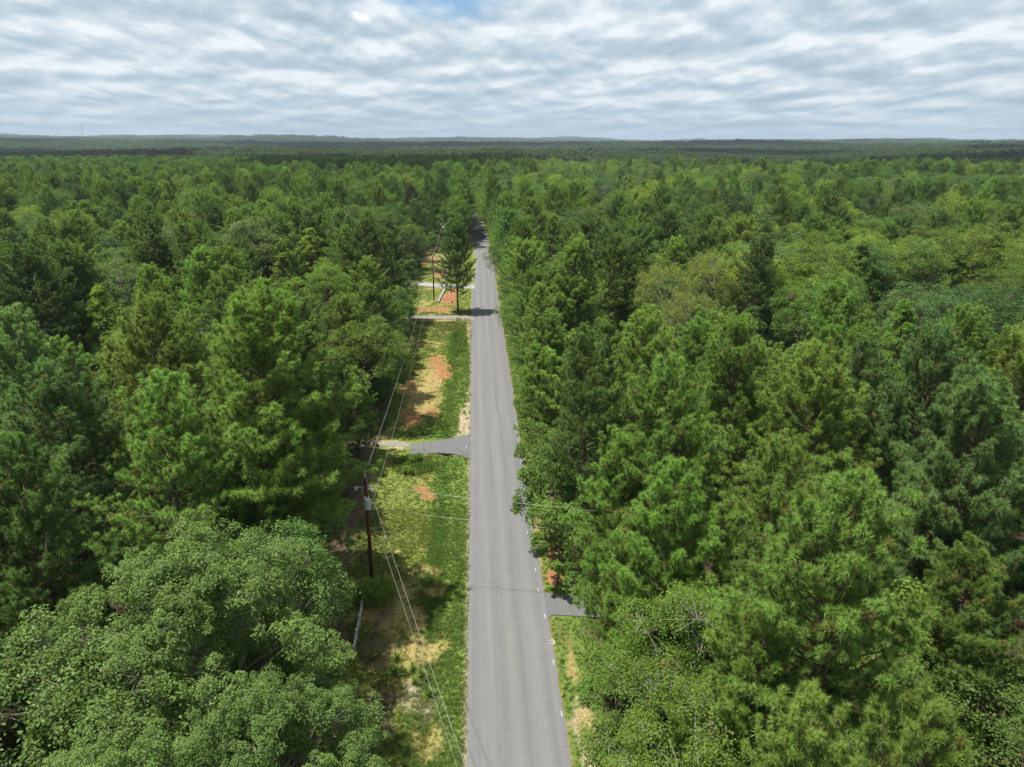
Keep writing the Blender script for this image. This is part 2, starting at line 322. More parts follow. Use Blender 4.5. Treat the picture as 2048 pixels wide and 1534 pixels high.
r2 = n.new('ShaderNodeMapRange'); r2.inputs[1].default_value = .3; r2.inputs[2].default_value = .7; r2.inputs[3].default_value = 0.7; r2.inputs[4].default_value = 1.3; l.new(nf2.outputs[0], r2.inputs[0])
mm = n.new('ShaderNodeMath'); mm.operation = 'MULTIPLY'; l.new(r1.outputs[0], mm.inputs[0]); l.new(r2.outputs[0], mm.inputs[1])
sv = n.new('ShaderNodeVectorMath'); sv.operation = 'SCALE'; l.new(a_.outputs['Color'], sv.inputs[0]); l.new(mm.outputs[0], sv.inputs['Scale'])
l.new(sv.outputs[0], p_.inputs['Base Color'])
b_ = n.new('ShaderNodeBump'); b_.inputs['Strength'].default_value = 0.5; b_.inputs['Distance'].default_value = 0.08; l.new(nf1.outputs[0], b_.inputs['Height']); l.new(b_.outputs[0], p_.inputs['Normal'])
l.new(p_.outputs[0], o_.inputs[0]); M['ground'] = m
me = mesh_np('ground', np.stack([GX, GY, GZ], -1).reshape(-1, 3), fq.reshape(-1), 4, m, True,
             {'gcol': ('FLOAT_COLOR', np.concatenate([gc, np.ones(gc.shape[:2] + (1,))], -1).reshape(-1, 4))})
tag(link('ground', me), 'grassy verge, red clay and leaf litter under the woods', kind='structure')
# ------------------------------------------------------------------ road
def asphalt(name, c1, c2, tracks):
    m, t, n, l = newmat(name)
    o = n.new('ShaderNodeOutputMaterial'); p = n.new('ShaderNodeBsdfPrincipled'); p.inputs['Roughness'].default_value = 0.85; p.inputs['Specular IOR Level'].default_value = 0.25
    g = n.new('ShaderNodeTexCoord'); s = n.new('ShaderNodeSeparateXYZ'); l.new(g.outputs['Object'], s.inputs[0])
    def noise(scale, st, det=4, rg=.5):
        mp_ = n.new('ShaderNodeMapping'); mp_.inputs['Scale'].default_value = st; l.new(g.outputs['Object'], mp_.inputs[0])
        q = n.new('ShaderNodeTexNoise'); q.inputs['Scale'].default_value = scale; q.inputs['Detail'].default_value = det; q.inputs['Roughness'].default_value = rg
        l.new(mp_.outputs[0], q.inputs['Vector']); return q.outputs[0]
    def mt(op, a, b, clamp=False):
        q = n.new('ShaderNodeMath'); q.operation = op; q.use_clamp = clamp
        for i, v in enumerate((a, b)):
            if isinstance(v, (int, float)): q.inputs[i].default_value = v
            else: l.new(v, q.inputs[i])
        return q.outputs[0]
    v = mt('ADD', mt('MULTIPLY', noise(1.0, (1, 1, 1), 5, .6), 0.25), mt('MULTIPLY', noise(60, (1, 1, 1), 2), 0.45))
    v = mt('ADD', v, mt('MULTIPLY', noise(1.0, (2.6, 0.035, 1), 4, .6), 0.45))      # lengthwise wear
    if tracks:      # a polished wheel path in each lane wanders with the traffic
        wx = mt('ADD', s.outputs[0], mt('MULTIPLY', noise(.05, (0, 1, 0), 2), 0.5))
        cs = mt('COSINE', mt('MULTIPLY', mt('SUBTRACT', wx, 0.85), 2 * math.pi / 1.6), 0)
        v = mt('ADD', v, mt('MULTIPLY', cs, 0.05))
    r = n.new('ShaderNodeValToRGB'); r.color_ramp.elements[0].position = .38; r.color_ramp.elements[1].position = .80
    r.color_ramp.elements[0].color = (*c1, 1); r.color_ramp.elements[1].color = (*c2, 1); l.new(v, r.inputs[0])
    # hairline cracks
    vo = n.new('ShaderNodeTexVoronoi'); vo.feature = 'DISTANCE_TO_EDGE'; vo.inputs['Scale'].default_value = 0.22
    dm = n.new('ShaderNodeVectorMath'); dm.operation = 'ADD'; nn = n.new('ShaderNodeTexNoise'); nn.inputs['Scale'].default_value = 1.2; nn.inputs['Detail'].default_value = 6
    l.new(g.outputs['Object'], nn.inputs['Vector']); l.new(nn.outputs['Color'], dm.inputs[1]); mp2_ = n.new('ShaderNodeMapping'); mp2_.inputs['Scale'].default_value = (1, .45, 1)
    l.new(g.outputs['Object'], mp2_.inputs[0]); l.new(mp2_.outputs[0], dm.inputs[0]); l.new(dm.outputs[0], vo.inputs['Vector'])
    ck = mt('LESS_THAN', vo.outputs['Distance'], 0.0035); ck = mt('MULTIPLY', ck, mt('GREATER_THAN', noise(.15, (1, 1, 1), 2), .5))
    mx = n.new('ShaderNodeMix'); mx.data_type = 'RGBA'; l.new(mt('MULTIPLY', ck, .22), mx.inputs[0]); l.new(r.outputs[0], mx.inputs[6]); mx.inputs[7].default_value = (.05, .05, .05, 1)
    l.new(mx.outputs[2], p.inputs['Base Color'])
    b = n.new('ShaderNodeBump'); b.inputs['Strength'].default_value = .25; b.inputs['Distance'].default_value = .01; l.new(noise(60, (1, 1, 1), 2), b.inputs['Height']); l.new(b.outputs[0], p.inputs['Normal'])
    l.new(p.outputs[0], o.inputs[0]); return m
M['asphalt'] = asphalt('worn_asphalt', (.130, .130, .133), (.205, .204, .202), True)
M['asphalt2'] = asphalt('newer_asphalt', (.115, .117, .122), (.168, .168, .172), False)
M['gravel'] = noisemat('pale_gravel', (.16, .14, .115), (.30, .28, .245), 5, detail=8, bump=.4)
def ribbon(name, x0f, x1f, y0, y1, step, z, mat, cols=6):
    ys = np.arange(y0, y1 + 1e-6, step); V = []
    for y in ys:
        a, b = float(x0f(y)), float(x1f(y))
        for k in range(cols + 1): V.append((a + (b - a) * k / cols, y, z + 0.035 * (1 - (2 * k / cols - 1) ** 2)))
    V = np.array(V); V[:, 2] += np.maximum(0, hgt(V[:, 0] * 0 + 2, V[:, 1]) + 0.06) * (V[:, 1] > 250)
    i = np.arange(len(V)).reshape(len(ys), cols + 1)
    q = np.stack([i[:-1, :-1], i[:-1, 1:], i[1:, 1:], i[1:, :-1]], -1)
    return mesh_np(name, V, q.reshape(-1), 4, mat, True)
def wig(y, s): return 0.16 * (vnoise(np.array(y * 0.9), np.array(0.5), s) - 0.5) + 0.07 * (vnoise(np.array(y * 4.0), np.array(2.5), s) - 0.5)
me = ribbon('road', lambda y: -0.80 + road_off(y) + wig(y, 1), lambda y: 5.22 + road_off(y) + wig(y, 2), -60, 470, 0.25, 0.02, M['asphalt'])
tag(link('road', me), 'straight grey asphalt road with a worn centre line', kind='structure')
m, t, n, l = newmat('worn_yellow_paint')
o_ = n.new('ShaderNodeOutputMaterial'); p_ = n.new('ShaderNodeBsdfPrincipled'); tcn = n.new('ShaderNodeTexCoord'); q_ = n.new('ShaderNodeTexNoise'); q_.inputs['Scale'].default_value = 5; q_.inputs['Detail'].default_value = 8
q_.inputs['Roughness'].default_value = .8
l.new(tcn.outputs['Object'], q_.inputs['Vector']); r_ = n.new('ShaderNodeValToRGB'); r_.color_ramp.elements[0].position = .47; r_.color_ramp.elements[1].position = .66
r_.color_ramp.elements[0].color = (.172, .171, .168, 1); r_.color_ramp.elements[1].color = (.215, .208, .165, 1); l.new(q_.outputs[0], r_.inputs[0]); l.new(r_.outputs[0], p_.inputs['Base Color']); l.new(p_.outputs[0], o_.inputs[0])
p_.inputs['Roughness'].default_value = .8; M['paint'] = m
me = ribbon('centre_line', lambda y: 2.26 + road_off(y), lambda y: 2.33 + road_off(y), -40, 300, 0.5, 0.0235 + 0.0, M['paint'], 1)
for v in me.vertices: v.co.z += 0.0365
tag(link('road_centre_line', me), 'faint worn centre line along the road', kind='structure')
def sheet(name, pix, z, mat, label, clip=None, pts=None):
    P = [at(a, b)[:2] for a, b in pix] if pts is None else pts
    if clip: P = [(clip(x), y) for x, y in P]
    me = bpy.data.meshes.new(name); k = len(P)
    me.from_pydata([(x, y, z) for x, y in P] + [(x, y, -0.1) for x, y in P], [], [tuple(range(k))] + [(i, i + k, (i + 1) % k + k, (i + 1) % k) for i in range(k)])
    me.update(); me.materials.append(mat)
    return tag(link(name, me), label, kind='structure')
sheet('driveway', [(940, 868), (922, 873), (900, 878), (870, 883), (845, 886), (822, 889), (819, 908), (850, 908), (875, 906), (905, 908), (922, 912), (941, 918)], 0.062, M['asphalt2'], 'dark asphalt driveway curving off the left road edge', lambda x: min(x, -.74))
sheet('gravel_driveway', [(822, 887), (800, 885), (772, 885), (745, 887), (700, 893), (700, 898), (745, 893), (790, 893), (822, 895)], 0.05, M['gravel'], 'pale gravel track running from the driveway into the left woods')
sheet('driveway', [(1060, 1183), (1088, 1184), (1100, 1187), (1125, 1190), (1200, 1203), (1200, 1236), (1135, 1232), (1104, 1231), (1092, 1240), (1068, 1240)], 0.062, M['asphalt2'], 'short asphalt driveway stub on the right roadside', lambda x: max(x, 5.16))
sheet('gravel_driveway', [(948, 630), (915, 631), (870, 630), (826, 631), (760, 634), (760, 641), (826, 638), (900, 639), (948, 641)], 0.064, M['gravel'], 'narrow pale gravel drive crossing the far end of the grass lawn')
sheet('concrete_driveway', [(950, 570), (892, 569), (834, 564), (790, 561), (790, 568), (834, 571), (892, 577), (950, 578)], 0.066, M['concrete'], 'pale concrete drive beyond the lone roadside pine')
# surveyor's paint dashes along the pavement edges
mk = MB()
for a, b in ((1055, 1066), (1062, 1104), (1071, 1140), (1076, 1181), (1090, 1234), (1107, 1326), (1123, 1429), (933, 895)):
    x, y, _ = at(a, b); mk.box((x, y, 0.066), (0.05, 0.5, 0.006), 0.04)
x, y, _ = at(1105, 1285)
for k in range(5): mk.box((x + .12 * math.cos(k * 1.3), y + .2 * math.sin(k * 1.3), 0.058 + .003 * k), (.05, .35, .004), k * .7)
tag(mk.build('road_paint_marks', M['white']), 'short white survey dashes painted beside the pavement edge', kind='structure')
# ------------------------------------------------------------------ plant builders (numpy)
class Leafy:
    def __init__(s): s.v = []; s.f = []; s.n = 0; s.var = []; s.age = []
    def quads(s, c, nrm, ln, wd, var, age, tdir=None):
        """leaves: one folded rhombus each"""
        k = len(c)
        t = perp(nrm) if tdir is None else unit(tdir - nrm * np.sum(tdir * nrm, -1, keepdims=True))
        b = np.cross(nrm, t); ln = np.asarray(ln).reshape(-1, 1); wd = np.asarray(wd).reshape(-1, 1)
        V = np.stack([c - t * ln / 2, c + b * wd / 2 + nrm * wd * .18, c + t * ln / 2, c - b * wd / 2 + nrm * wd * .18], 1).reshape(-1, 3)
        s.v.append(V); s.f.append(np.arange(k * 4) + s.n); s.n += 4 * k
        s.var.append(np.repeat(var, 4)); s.age.append(np.repeat(age, 4))
    def mesh(s, name, mat, k=4):
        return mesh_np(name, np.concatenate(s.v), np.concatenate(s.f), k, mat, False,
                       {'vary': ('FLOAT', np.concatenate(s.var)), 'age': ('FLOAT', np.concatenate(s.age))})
    def needles(s, c, ax, K, ln, w, spread, var, age):
        """tufts: K thin triangles each, radiating round the axis"""
        k = len(c); cc = np.repeat(c, K, 0); aa = np.repeat(ax, K, 0); r = unit(rng.normal(size=(k * K, 3)))
        d = unit(aa * rng.uniform(0.0, .9, (k * K, 1)) + r * spread); p = unit(np.cross(d, np.array([0, 0, 1.0]) + rng.normal(0, .38, (k * K, 3))))
        L_ = (np.repeat(ln, K) * rng.uniform(.7, 1.1, k * K))[:, None]
        st = cc + aa * (rng.uniform(-.5, .5, (k * K, 1)) * np.repeat(ln, K)[:, None] * .45)
        tip = st + d * L_; tip[:, 2] -= (L_[:, 0] * .10)
        V = np.stack([st - p * w / 2, st + p * w / 2, tip], 1).reshape(-1, 3)
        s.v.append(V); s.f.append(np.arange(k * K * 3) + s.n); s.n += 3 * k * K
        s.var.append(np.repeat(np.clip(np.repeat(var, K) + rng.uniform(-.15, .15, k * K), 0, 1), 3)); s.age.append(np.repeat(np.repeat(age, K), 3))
class Sticks:
    def __init__(s): s.v = []; s.f = []; s.n = 0
    def seg(s, A, B, ra, rb, n=3):
        A = np.atleast_2d(A).astype(float); B = np.atleast_2d(B).astype(float); k = len(A)
        d = unit(B - A); p = perp(d); q = np.cross(d, p); ra = np.broadcast_to(np.asarray(ra, float).reshape(-1), (k,)); rb = np.broadcast_to(np.asarray(rb, float).reshape(-1), (k,))
        V = []
        for P, r in ((A, ra), (B, rb)):
            for j in range(n):
                a = 2 * math.pi * j / n; V.append(P + (p * math.cos(a) + q * math.sin(a)) * r[:, None])
        V = np.stack(V, 1).reshape(-1, 3); base = (np.arange(k) * 2 * n)[:, None] + s.n
        fs = [np.concatenate([base + j, base + (j + 1) % n, base + n + (j + 1) % n, base + n + j], 1) for j in range(n)]
        s.f.append(np.stack(fs, 1).reshape(-1)); s.v.append(V); s.n += k * 2 * n
    def path(s, pts, r0, r1, n=7):
        pts = np.array(pts); m_ = len(pts) - 1
        ax = None; rings = []
        for i, p in enumerate(pts):
            d = unit(pts[min(i + 1, m_)] - pts[max(i - 1, 0)])
            if ax is None: ax = np.cross(d, [0.3, 1, 0.1])
            ax = unit(ax - d * np.dot(ax, d)); bx = np.cross(d, ax); r = r0 + (r1 - r0) * (i / m_) ** .9
            rings.append([p + (ax * math.cos(2 * math.pi * j / n) + bx * math.sin(2 * math.pi * j / n)) * r for j in range(n)])
        V = np.array(rings).reshape(-1, 3); f = [[i * n + j, i * n + (j + 1) % n, (i + 1) * n + (j + 1) % n, (i + 1) * n + j] for i in range(m_) for j in range(n)]
        s.v.append(V); s.f.append(np.array(f).reshape(-1) + s.n); s.n += len(V)
    def mesh(s, name, mat): return mesh_np(name, np.concatenate(s.v), np.concatenate(s.f), 4, mat, True)
def pine(H, R, zb, dens=1.0, K=84, nl=0.285, w=0.024, tip=0.55, gap=0.0):
    """loblolly pine: straight trunk, whorls of up-curving limbs, round tufts of needles on every twig"""
    T = Sticks(); C = Leafy(); lean = rng.normal(0, .012, 2)
    def tr(z): return np.array([lean[0] * z + .12 * math.sin(z * .35 + lean[1] * 99), lean[1] * z + .12 * math.cos(z * .3), z])
    T.path([tr(z) for z in np.linspace(-.3, H * .985, 14)], .0125 * H + .02, .02, 8)
    c = []; ax = []; var = []; age = []; az = rng.uniform(0, 6.28); z = zb
    lobe = rng.uniform(0.72, 1.12, 7)
    while z < H - .25:
        t = (z - zb) / (H - zb)
        env = R * min(1.0, .72 + 1.5 * t) * (1 - t ** 3.0) ** .60 + .22
        for k in range(int(rng.integers(3, 6))):
            az += 2.4 + rng.normal(0, .35)
            if rng.random() < gap * (1 - t): continue
            Lb = env * rng.uniform(.62, 1.08) * lobe[int((az % 6.283) / .8976) % 7]
            el0 = math.radians(2 + 40 * t ** 1.3 + rng.normal(0, 6)); zz = z + rng.uniform(-.25, .25)
            o = tr(zz); h = np.array([math.cos(az), math.sin(az), 0.0]); ns = 5; P = [o]; cur = el0
            for q in range(ns):
                cur += math.radians(5 + 5 * t); P.append(P[-1] + (h * math.cos(cur) + np.array([0, 0, math.sin(cur)])) * Lb / ns)
            P = np.array(P); rr = np.linspace(.016 + .011 * Lb, .008, ns + 1)
            T.seg(P[:-1], P[1:], rr[:-1], rr[1:], 3)
            # twigs
            nt_ = max(3, int(Lb / .325 * dens)); s0 = np.sort(rng.uniform(.18 if Lb > 1 else 0, 1.0, nt_)); s0[-1] = 1.0
            i0 = np.minimum((s0 * ns).astype(int), ns - 1); fr = (s0 * ns - i0)[:, None]; b = P[i0] * (1 - fr) + P[i0 + 1] * fr
            d0 = unit(P[i0 + 1] - P[i0]); side = np.cross(d0, [0, 0, 1.0]); sg = np.where(np.arange(nt_) % 2 == 0, 1, -1)[:, None]
            td = unit(d0 * .75 + side * sg * rng.uniform(.5, 1.0, (nt_, 1)) + np.array([0, 0, 1]) * rng.uniform(.15, .75, (nt_, 1)))
            td[-1] = unit(d0[-1] + np.array([0, 0, .5]))
            tl = (.28 + .42 * Lb * (1.1 - s0)) * rng.uniform(.7, 1.15, nt_); tl = np.minimum(tl, 1.35); tl[-1] = .3
            e_ = b + td * tl[:, None]; T.seg(b, e_, .010, .006, 3)
            for j in range(nt_):
                m_ = max(1, int(round(tl[j] / .41))); u = (np.arange(m_) + 1) / m_
                for uu in u:
                    c.append(b[j] + td[j] * tl[j] * uu + rng.normal(0, .08, 3)); a_ = td[j] * .6 + np.array([0, 0, .65 + .5 * t]) + rng.normal(0, .22, 3)
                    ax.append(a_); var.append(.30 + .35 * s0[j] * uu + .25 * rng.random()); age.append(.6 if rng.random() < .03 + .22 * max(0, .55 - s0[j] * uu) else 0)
        z += rng.uniform(.40, .56) * (1.1 - .40 * t)
    for k in range(4): c.append(tr(H - .12 * k)); ax.append(np.array([rng.normal(0, .2), rng.normal(0, .2), 1.0])); var.append(.8); age.append(0)
    c = np.array(c); ax = unit(np.array(ax)); k = len(c)
    C.needles(c, ax, K, nl * rng.uniform(.85, 1.2, k), w, .62, np.array(var), np.array(age))

    return T.mesh('pine_trunk', M['bark']), C.mesh('pine_crown', M['needle'], 3), k
def broad(H, R, zb, lobes=16, sub=16, per=60, leaf=.17, shape='round', mat='leaf', bark='bark', r1=.42, r2=.55, spiky=0.0, branches_show=0, flat=1.0, thin=1.0, inner=0.0, limb=1.0, rough=0.0):
    """broadleaf tree: forking limbs, each ending in a lobe of leaf sprays"""
    T = Sticks(); C = Leafy(); fork = zb + .12 * (H - zb); cz = zb + (H - zb) * .5
    lean = rng.normal(0, .02, 2)
    T.path([np.array([lean[0] * z, lean[1] * z, z]) + rng.normal(0, .03, 3) for z in np.linspace(-.3, fork + (H - fork) * (.75 if shape == 'cone' else .25), 9)], .018 * H + .03, .05, 8)
    LC = []; g = 2.399963; st = rng.uniform(0, 6.28)
    for i in range(lobes):
        u = (i + .5) / lobes
        if shape == 'cone':
            t = u ** .85; zc = zb + (H - zb) * (.06 + .86 * t); rad = R * (1 - r1) * (1.03 - t) ** .75 * rng.uniform(.6, 1.15); rl = r1 * R * (1.12 - .62 * t)
        else:
            phi = math.acos(1 - 1.55 * u); zc = cz + (H - zb) * .5 * (1 - r1 * .8) * math.cos(phi) * rng.uniform(.85, 1.08); rad = R * (1 - r1 * .7) * math.sin(phi) ** .8 * rng.uniform(.75, 1.12); rl = r1 * R * rng.uniform(.75, 1.15)
        if inner and rng.random() < inner: rad *= rng.uniform(.15, .6); zc += .1 * (H - zb)
        a = st + i * g + rng.normal(0, .25); LC.append((np.array([rad * math.cos(a) + lean[0] * zc, rad * math.sin(a) + lean[1] * zc, min(zc, H - rl * .6)]), rl))
    for c0, rl in LC:
        z0 = max(fork * .9, c0[2] - np.hypot(c0[0], c0[1]) * rng.uniform(.55, 1.0) - .5); a = np.array([lean[0] * z0, lean[1] * z0, z0])
        mid = a * .45 + c0 * .55 + np.array([0, 0, -.05 * rl]) + rng.normal(0, .15, 3); T.path([a, mid, c0], .010 * limb * H * (.5 + rl / (R * r1) * .3), .02, 5)
        nb = int(sub * rng.uniform(.8, 1.2)); dr = unit(rng.normal(size=(nb * 3, 3)) + np.array([0, 0, .55]))
        outw = unit(c0 - np.array([0, 0, cz])); dr = dr[(dr @ outw) > -.25][:nb]; nb = len(dr)
        cc = c0 + dr * rl * rng.uniform(.68 - rough * .6, 1.05 + rough, (nb, 1)) * np.array([1, 1, flat]); T.seg(np.repeat(c0[None], nb, 0), cc, .022, .008, 3)
        if branches_show:
            e2 = cc + unit(dr + rng.normal(0, .4, (nb, 3))) * rl * .35; T.seg(cc, e2, .012, .004, 3)
        rs = r2 * rl * rng.uniform(.6, 1.15, nb)
        pn = int(per * thin)
        for q in range(nb):
            d = unit(rng.normal(size=(pn, 3)) + np.array([0, 0, .35]) + dr[q] * .45); rr = rng.uniform(.3, 1.0, (pn, 1)) ** .7
            off = d * rr * rs[q] * np.array([1, 1, .8])
            if spiky: off[:, 2] += spiky * rs[q] * np.maximum(0, 1 - np.hypot(off[:, 0], off[:, 1]) / (rs[q] * .6))
            p = cc[q] + off; nr = unit(d * .55 + np.array([0, 0, .75]) + rng.normal(0, .45, (pn, 3)))
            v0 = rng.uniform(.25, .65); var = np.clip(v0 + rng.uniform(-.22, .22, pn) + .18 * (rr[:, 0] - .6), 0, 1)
            ln = leaf * rng.uniform(.7, 1.25, pn); C.quads(p, nr, ln, ln * rng.uniform(.5, .75, pn), var, np.where(rng.random(pn) < .02, .7, 0.0))

    return T.mesh('tree_trunk', M[bark]), C.mesh('tree_crown', M[mat], 4), 0
def groves(kind, size=32, ncr=26):
    """a patch of distant canopy"""
    C = Leafy(); K = 46
    for i in range(ncr):
        x, y = rng.uniform(-size / 2, size / 2, 2); r = rng.uniform(2.3, 4.6); h = rng.uniform(12, 18) if kind else rng.uniform(11, 17)
        zf = 1.35 if kind else .95
        d = unit(rng.normal(size=(K, 3)) + np.array([0, 0, .5])); d[:, 2] = np.abs(d[:, 2])
        if kind: d[:, :2] *= (1.0 - .55 * d[:, 2:3])
        p = np.array([x, y, h - r * zf]) + d * r * np.array([1, 1, zf]) * rng.uniform(.82, 1.08, (K, 1))
        v0 = rng.uniform(.2, .8); C.quads(p, unit(d + np.array([0, 0, .3]) + rng.normal(0, .35, (K, 3))), rng.uniform(1.2, 2.2, K), rng.uniform(.9, 1.5, K), np.clip(v0 + rng.uniform(-.25, .25, K), 0, 1), np.zeros(K))
    # lower layer
    k = 90; p = np.stack([rng.uniform(-size / 2, size / 2, k), rng.uniform(-size / 2, size / 2, k), rng.uniform(6, 10, k)], 1)
    C.quads(p, unit(rng.normal(0, .3, (k, 3)) + np.array([0, 0, 1])), np.full(k, 3.5), np.full(k, 3.0), rng.uniform(.0, .4, k), np.zeros(k))
    return C.mesh('grove', M['needle' if kind else 'leaf'], 4)
P = {}   # kind -> list of (trunk mesh, crown mesh, H, R)
def reg(kind, fn, H, R, *a, **k):
    t_, c_, _ = fn(H, R, *a, **k); P.setdefault(kind, []).append((t_, c_, H, R))
reg('pine', pine, 17.5, 4.1, 5.0); reg('pine', pine, 18.5, 4.4, 6.5, gap=.12); reg('pine', pine, 16.5, 3.7, 4.0, dens=1.05); reg('pine', pine, 18.0, 4.8, 5.5, gap=.06); reg('pine', pine, 14.5, 3.6, 3.0); reg('pine', pine, 16.0, 5.0, 4.5); reg('pine', pine, 20.0, 5.2, 8.0, gap=.1)
reg('fullpine', pine, 14.0, 4.3, 1.8, dens=1.15); reg('fullpine', pine, 17.0, 4.6, 2.5, dens=1.1)
reg('broad', broad, 14.5, 4.2, 3.0); reg('broad', broad, 15.5, 4.6, 3.5, r1=.36, lobes=22, sub=14, per=50); reg('broad', broad, 12.5, 3.5, 2.0, lobes=13, leaf=.2, per=50); reg('broad', broad, 17.0, 5.4, 5.0, lobes=26, sub=14, per=52, r1=.31, leaf=.19, inner=.15)
reg('spire', broad, 16.5, 3.4, 3.0, shape='cone', lobes=24, sub=11, per=52, spiky=.7, r1=.34, leaf=.18); reg('spire', broad, 14.5, 2.9, 2.0, shape='cone', lobes=20, sub=11, per=50, spiky=.9, r1=.36, leaf=.2)
reg('oak', broad, 14.0, 5.4, 3.0, lobes=24, sub=17, per=58, leaf=.19, mat='oakleaf', bark='palebark', r1=.33)
reg('bigoak', broad, 14.5, 6.6, 2.0, lobes=66, sub=22, per=108, leaf=.118, mat='oakleaf', bark='palebark', r1=.20, r2=.40, branches_show=1, inner=.30, limb=.6, spiky=.5, rough=.35)
reg('sparse', broad, 15.5, 5.0, 4.5, lobes=26, sub=14, per=58, leaf=.17, bark='palebark', r1=.30, r2=.60, branches_show=1, shape='round', spiky=.5, limb=.55)
reg('feather', broad, 14.0, 4.8, 2.0, lobes=36, sub=17, per=70, leaf=.105, inner=.25, limb=.5, bark='palebark', r1=.26, r2=.62, branches_show=1, flat=.55)
reg('lonepine', pine, 17.9, 5.3, 4.4, dens=1.15)
reg('under', broad, 6.5, 2.2, .5, lobes=9, sub=12, per=55, leaf=.17, r1=.42); reg('under', broad, 4.0, 1.7, .2, lobes=7, sub=11, per=50, leaf=.17, r1=.45)
def dead(H, R):
    T = Sticks(); T.path([np.array([.1 * math.sin(z * .4), 0, z]) for z in np.linspace(-.3, H, 12)], .17, .02, 7)
    for i in range(46):
        z = 4.5 + (H - 5) * (i / 46); a = i * 2.4; Lb = R * (1.05 - .75 * (i / 46)) * rng.uniform(.6, 1.1); o = np.array([.1 * math.sin(z * .4), 0, z])
        h = np.array([math.cos(a), math.sin(a), 0]); m1 = o + h * Lb * .55 + np.array([0, 0, .35 * Lb]); e1 = o + h * Lb + np.array([0, 0, 1.0 * Lb]); T.path([o, m1, e1], .06, .02, 4)
        for q in range(12):
            u = rng.uniform(.3, 1); b = o * (1 - u) + e1 * u + np.array([0, 0, -.12 * Lb * u * (1 - u)]); T.seg(b, b + unit(h + rng.normal(0, .6, 3) + np.array([0, 0, .7])) * rng.uniform(.5, 1.5), .025, .012, 3)
    return T.mesh('dead_trunk', M['deadwood'])
GROVE = [groves(1), groves(1), groves(0), groves(0)]
# ------------------------------------------------------------------ where the trees stand
TINT = {'pine': (0.136, 0.220, 0.038), 'pinebright': (0.178, 0.272, 0.053), 'pineolive': (0.170, 0.238, 0.043), 'pinedark': (0.097, 0.164, 0.036), 'pineblue': (0.128, 0.211, 0.060),
        'green': (0.108, 0.187, 0.030), 'yellow': (0.203, 0.273, 0.036), 'lime': (0.140, 0.222, 0.027), 'oak': (0.115, 0.185, 0.040), 'oakgrey': (0.146, 0.191, 0.063), 'brown': (0.151, 0.168, 0.070),
        'darkleaf': (0.065, 0.127, 0.030), 'gold': (0.223, 0.256, 0.049), 'blue': (0.090, 0.166, 0.050)}
TW = {'pine': 'green', 'pinebright': 'bright green', 'pineolive': 'olive', 'pinedark': 'dark green', 'pineblue': 'bluish', 'green': 'mid green', 'yellow': 'yellow-green', 'lime': 'lime green',
      'oak': 'grey-green', 'oakgrey': 'pale grey-green', 'brown': 'brownish', 'darkleaf': 'dark green', 'gold': 'golden green', 'blue': 'bluish green'}
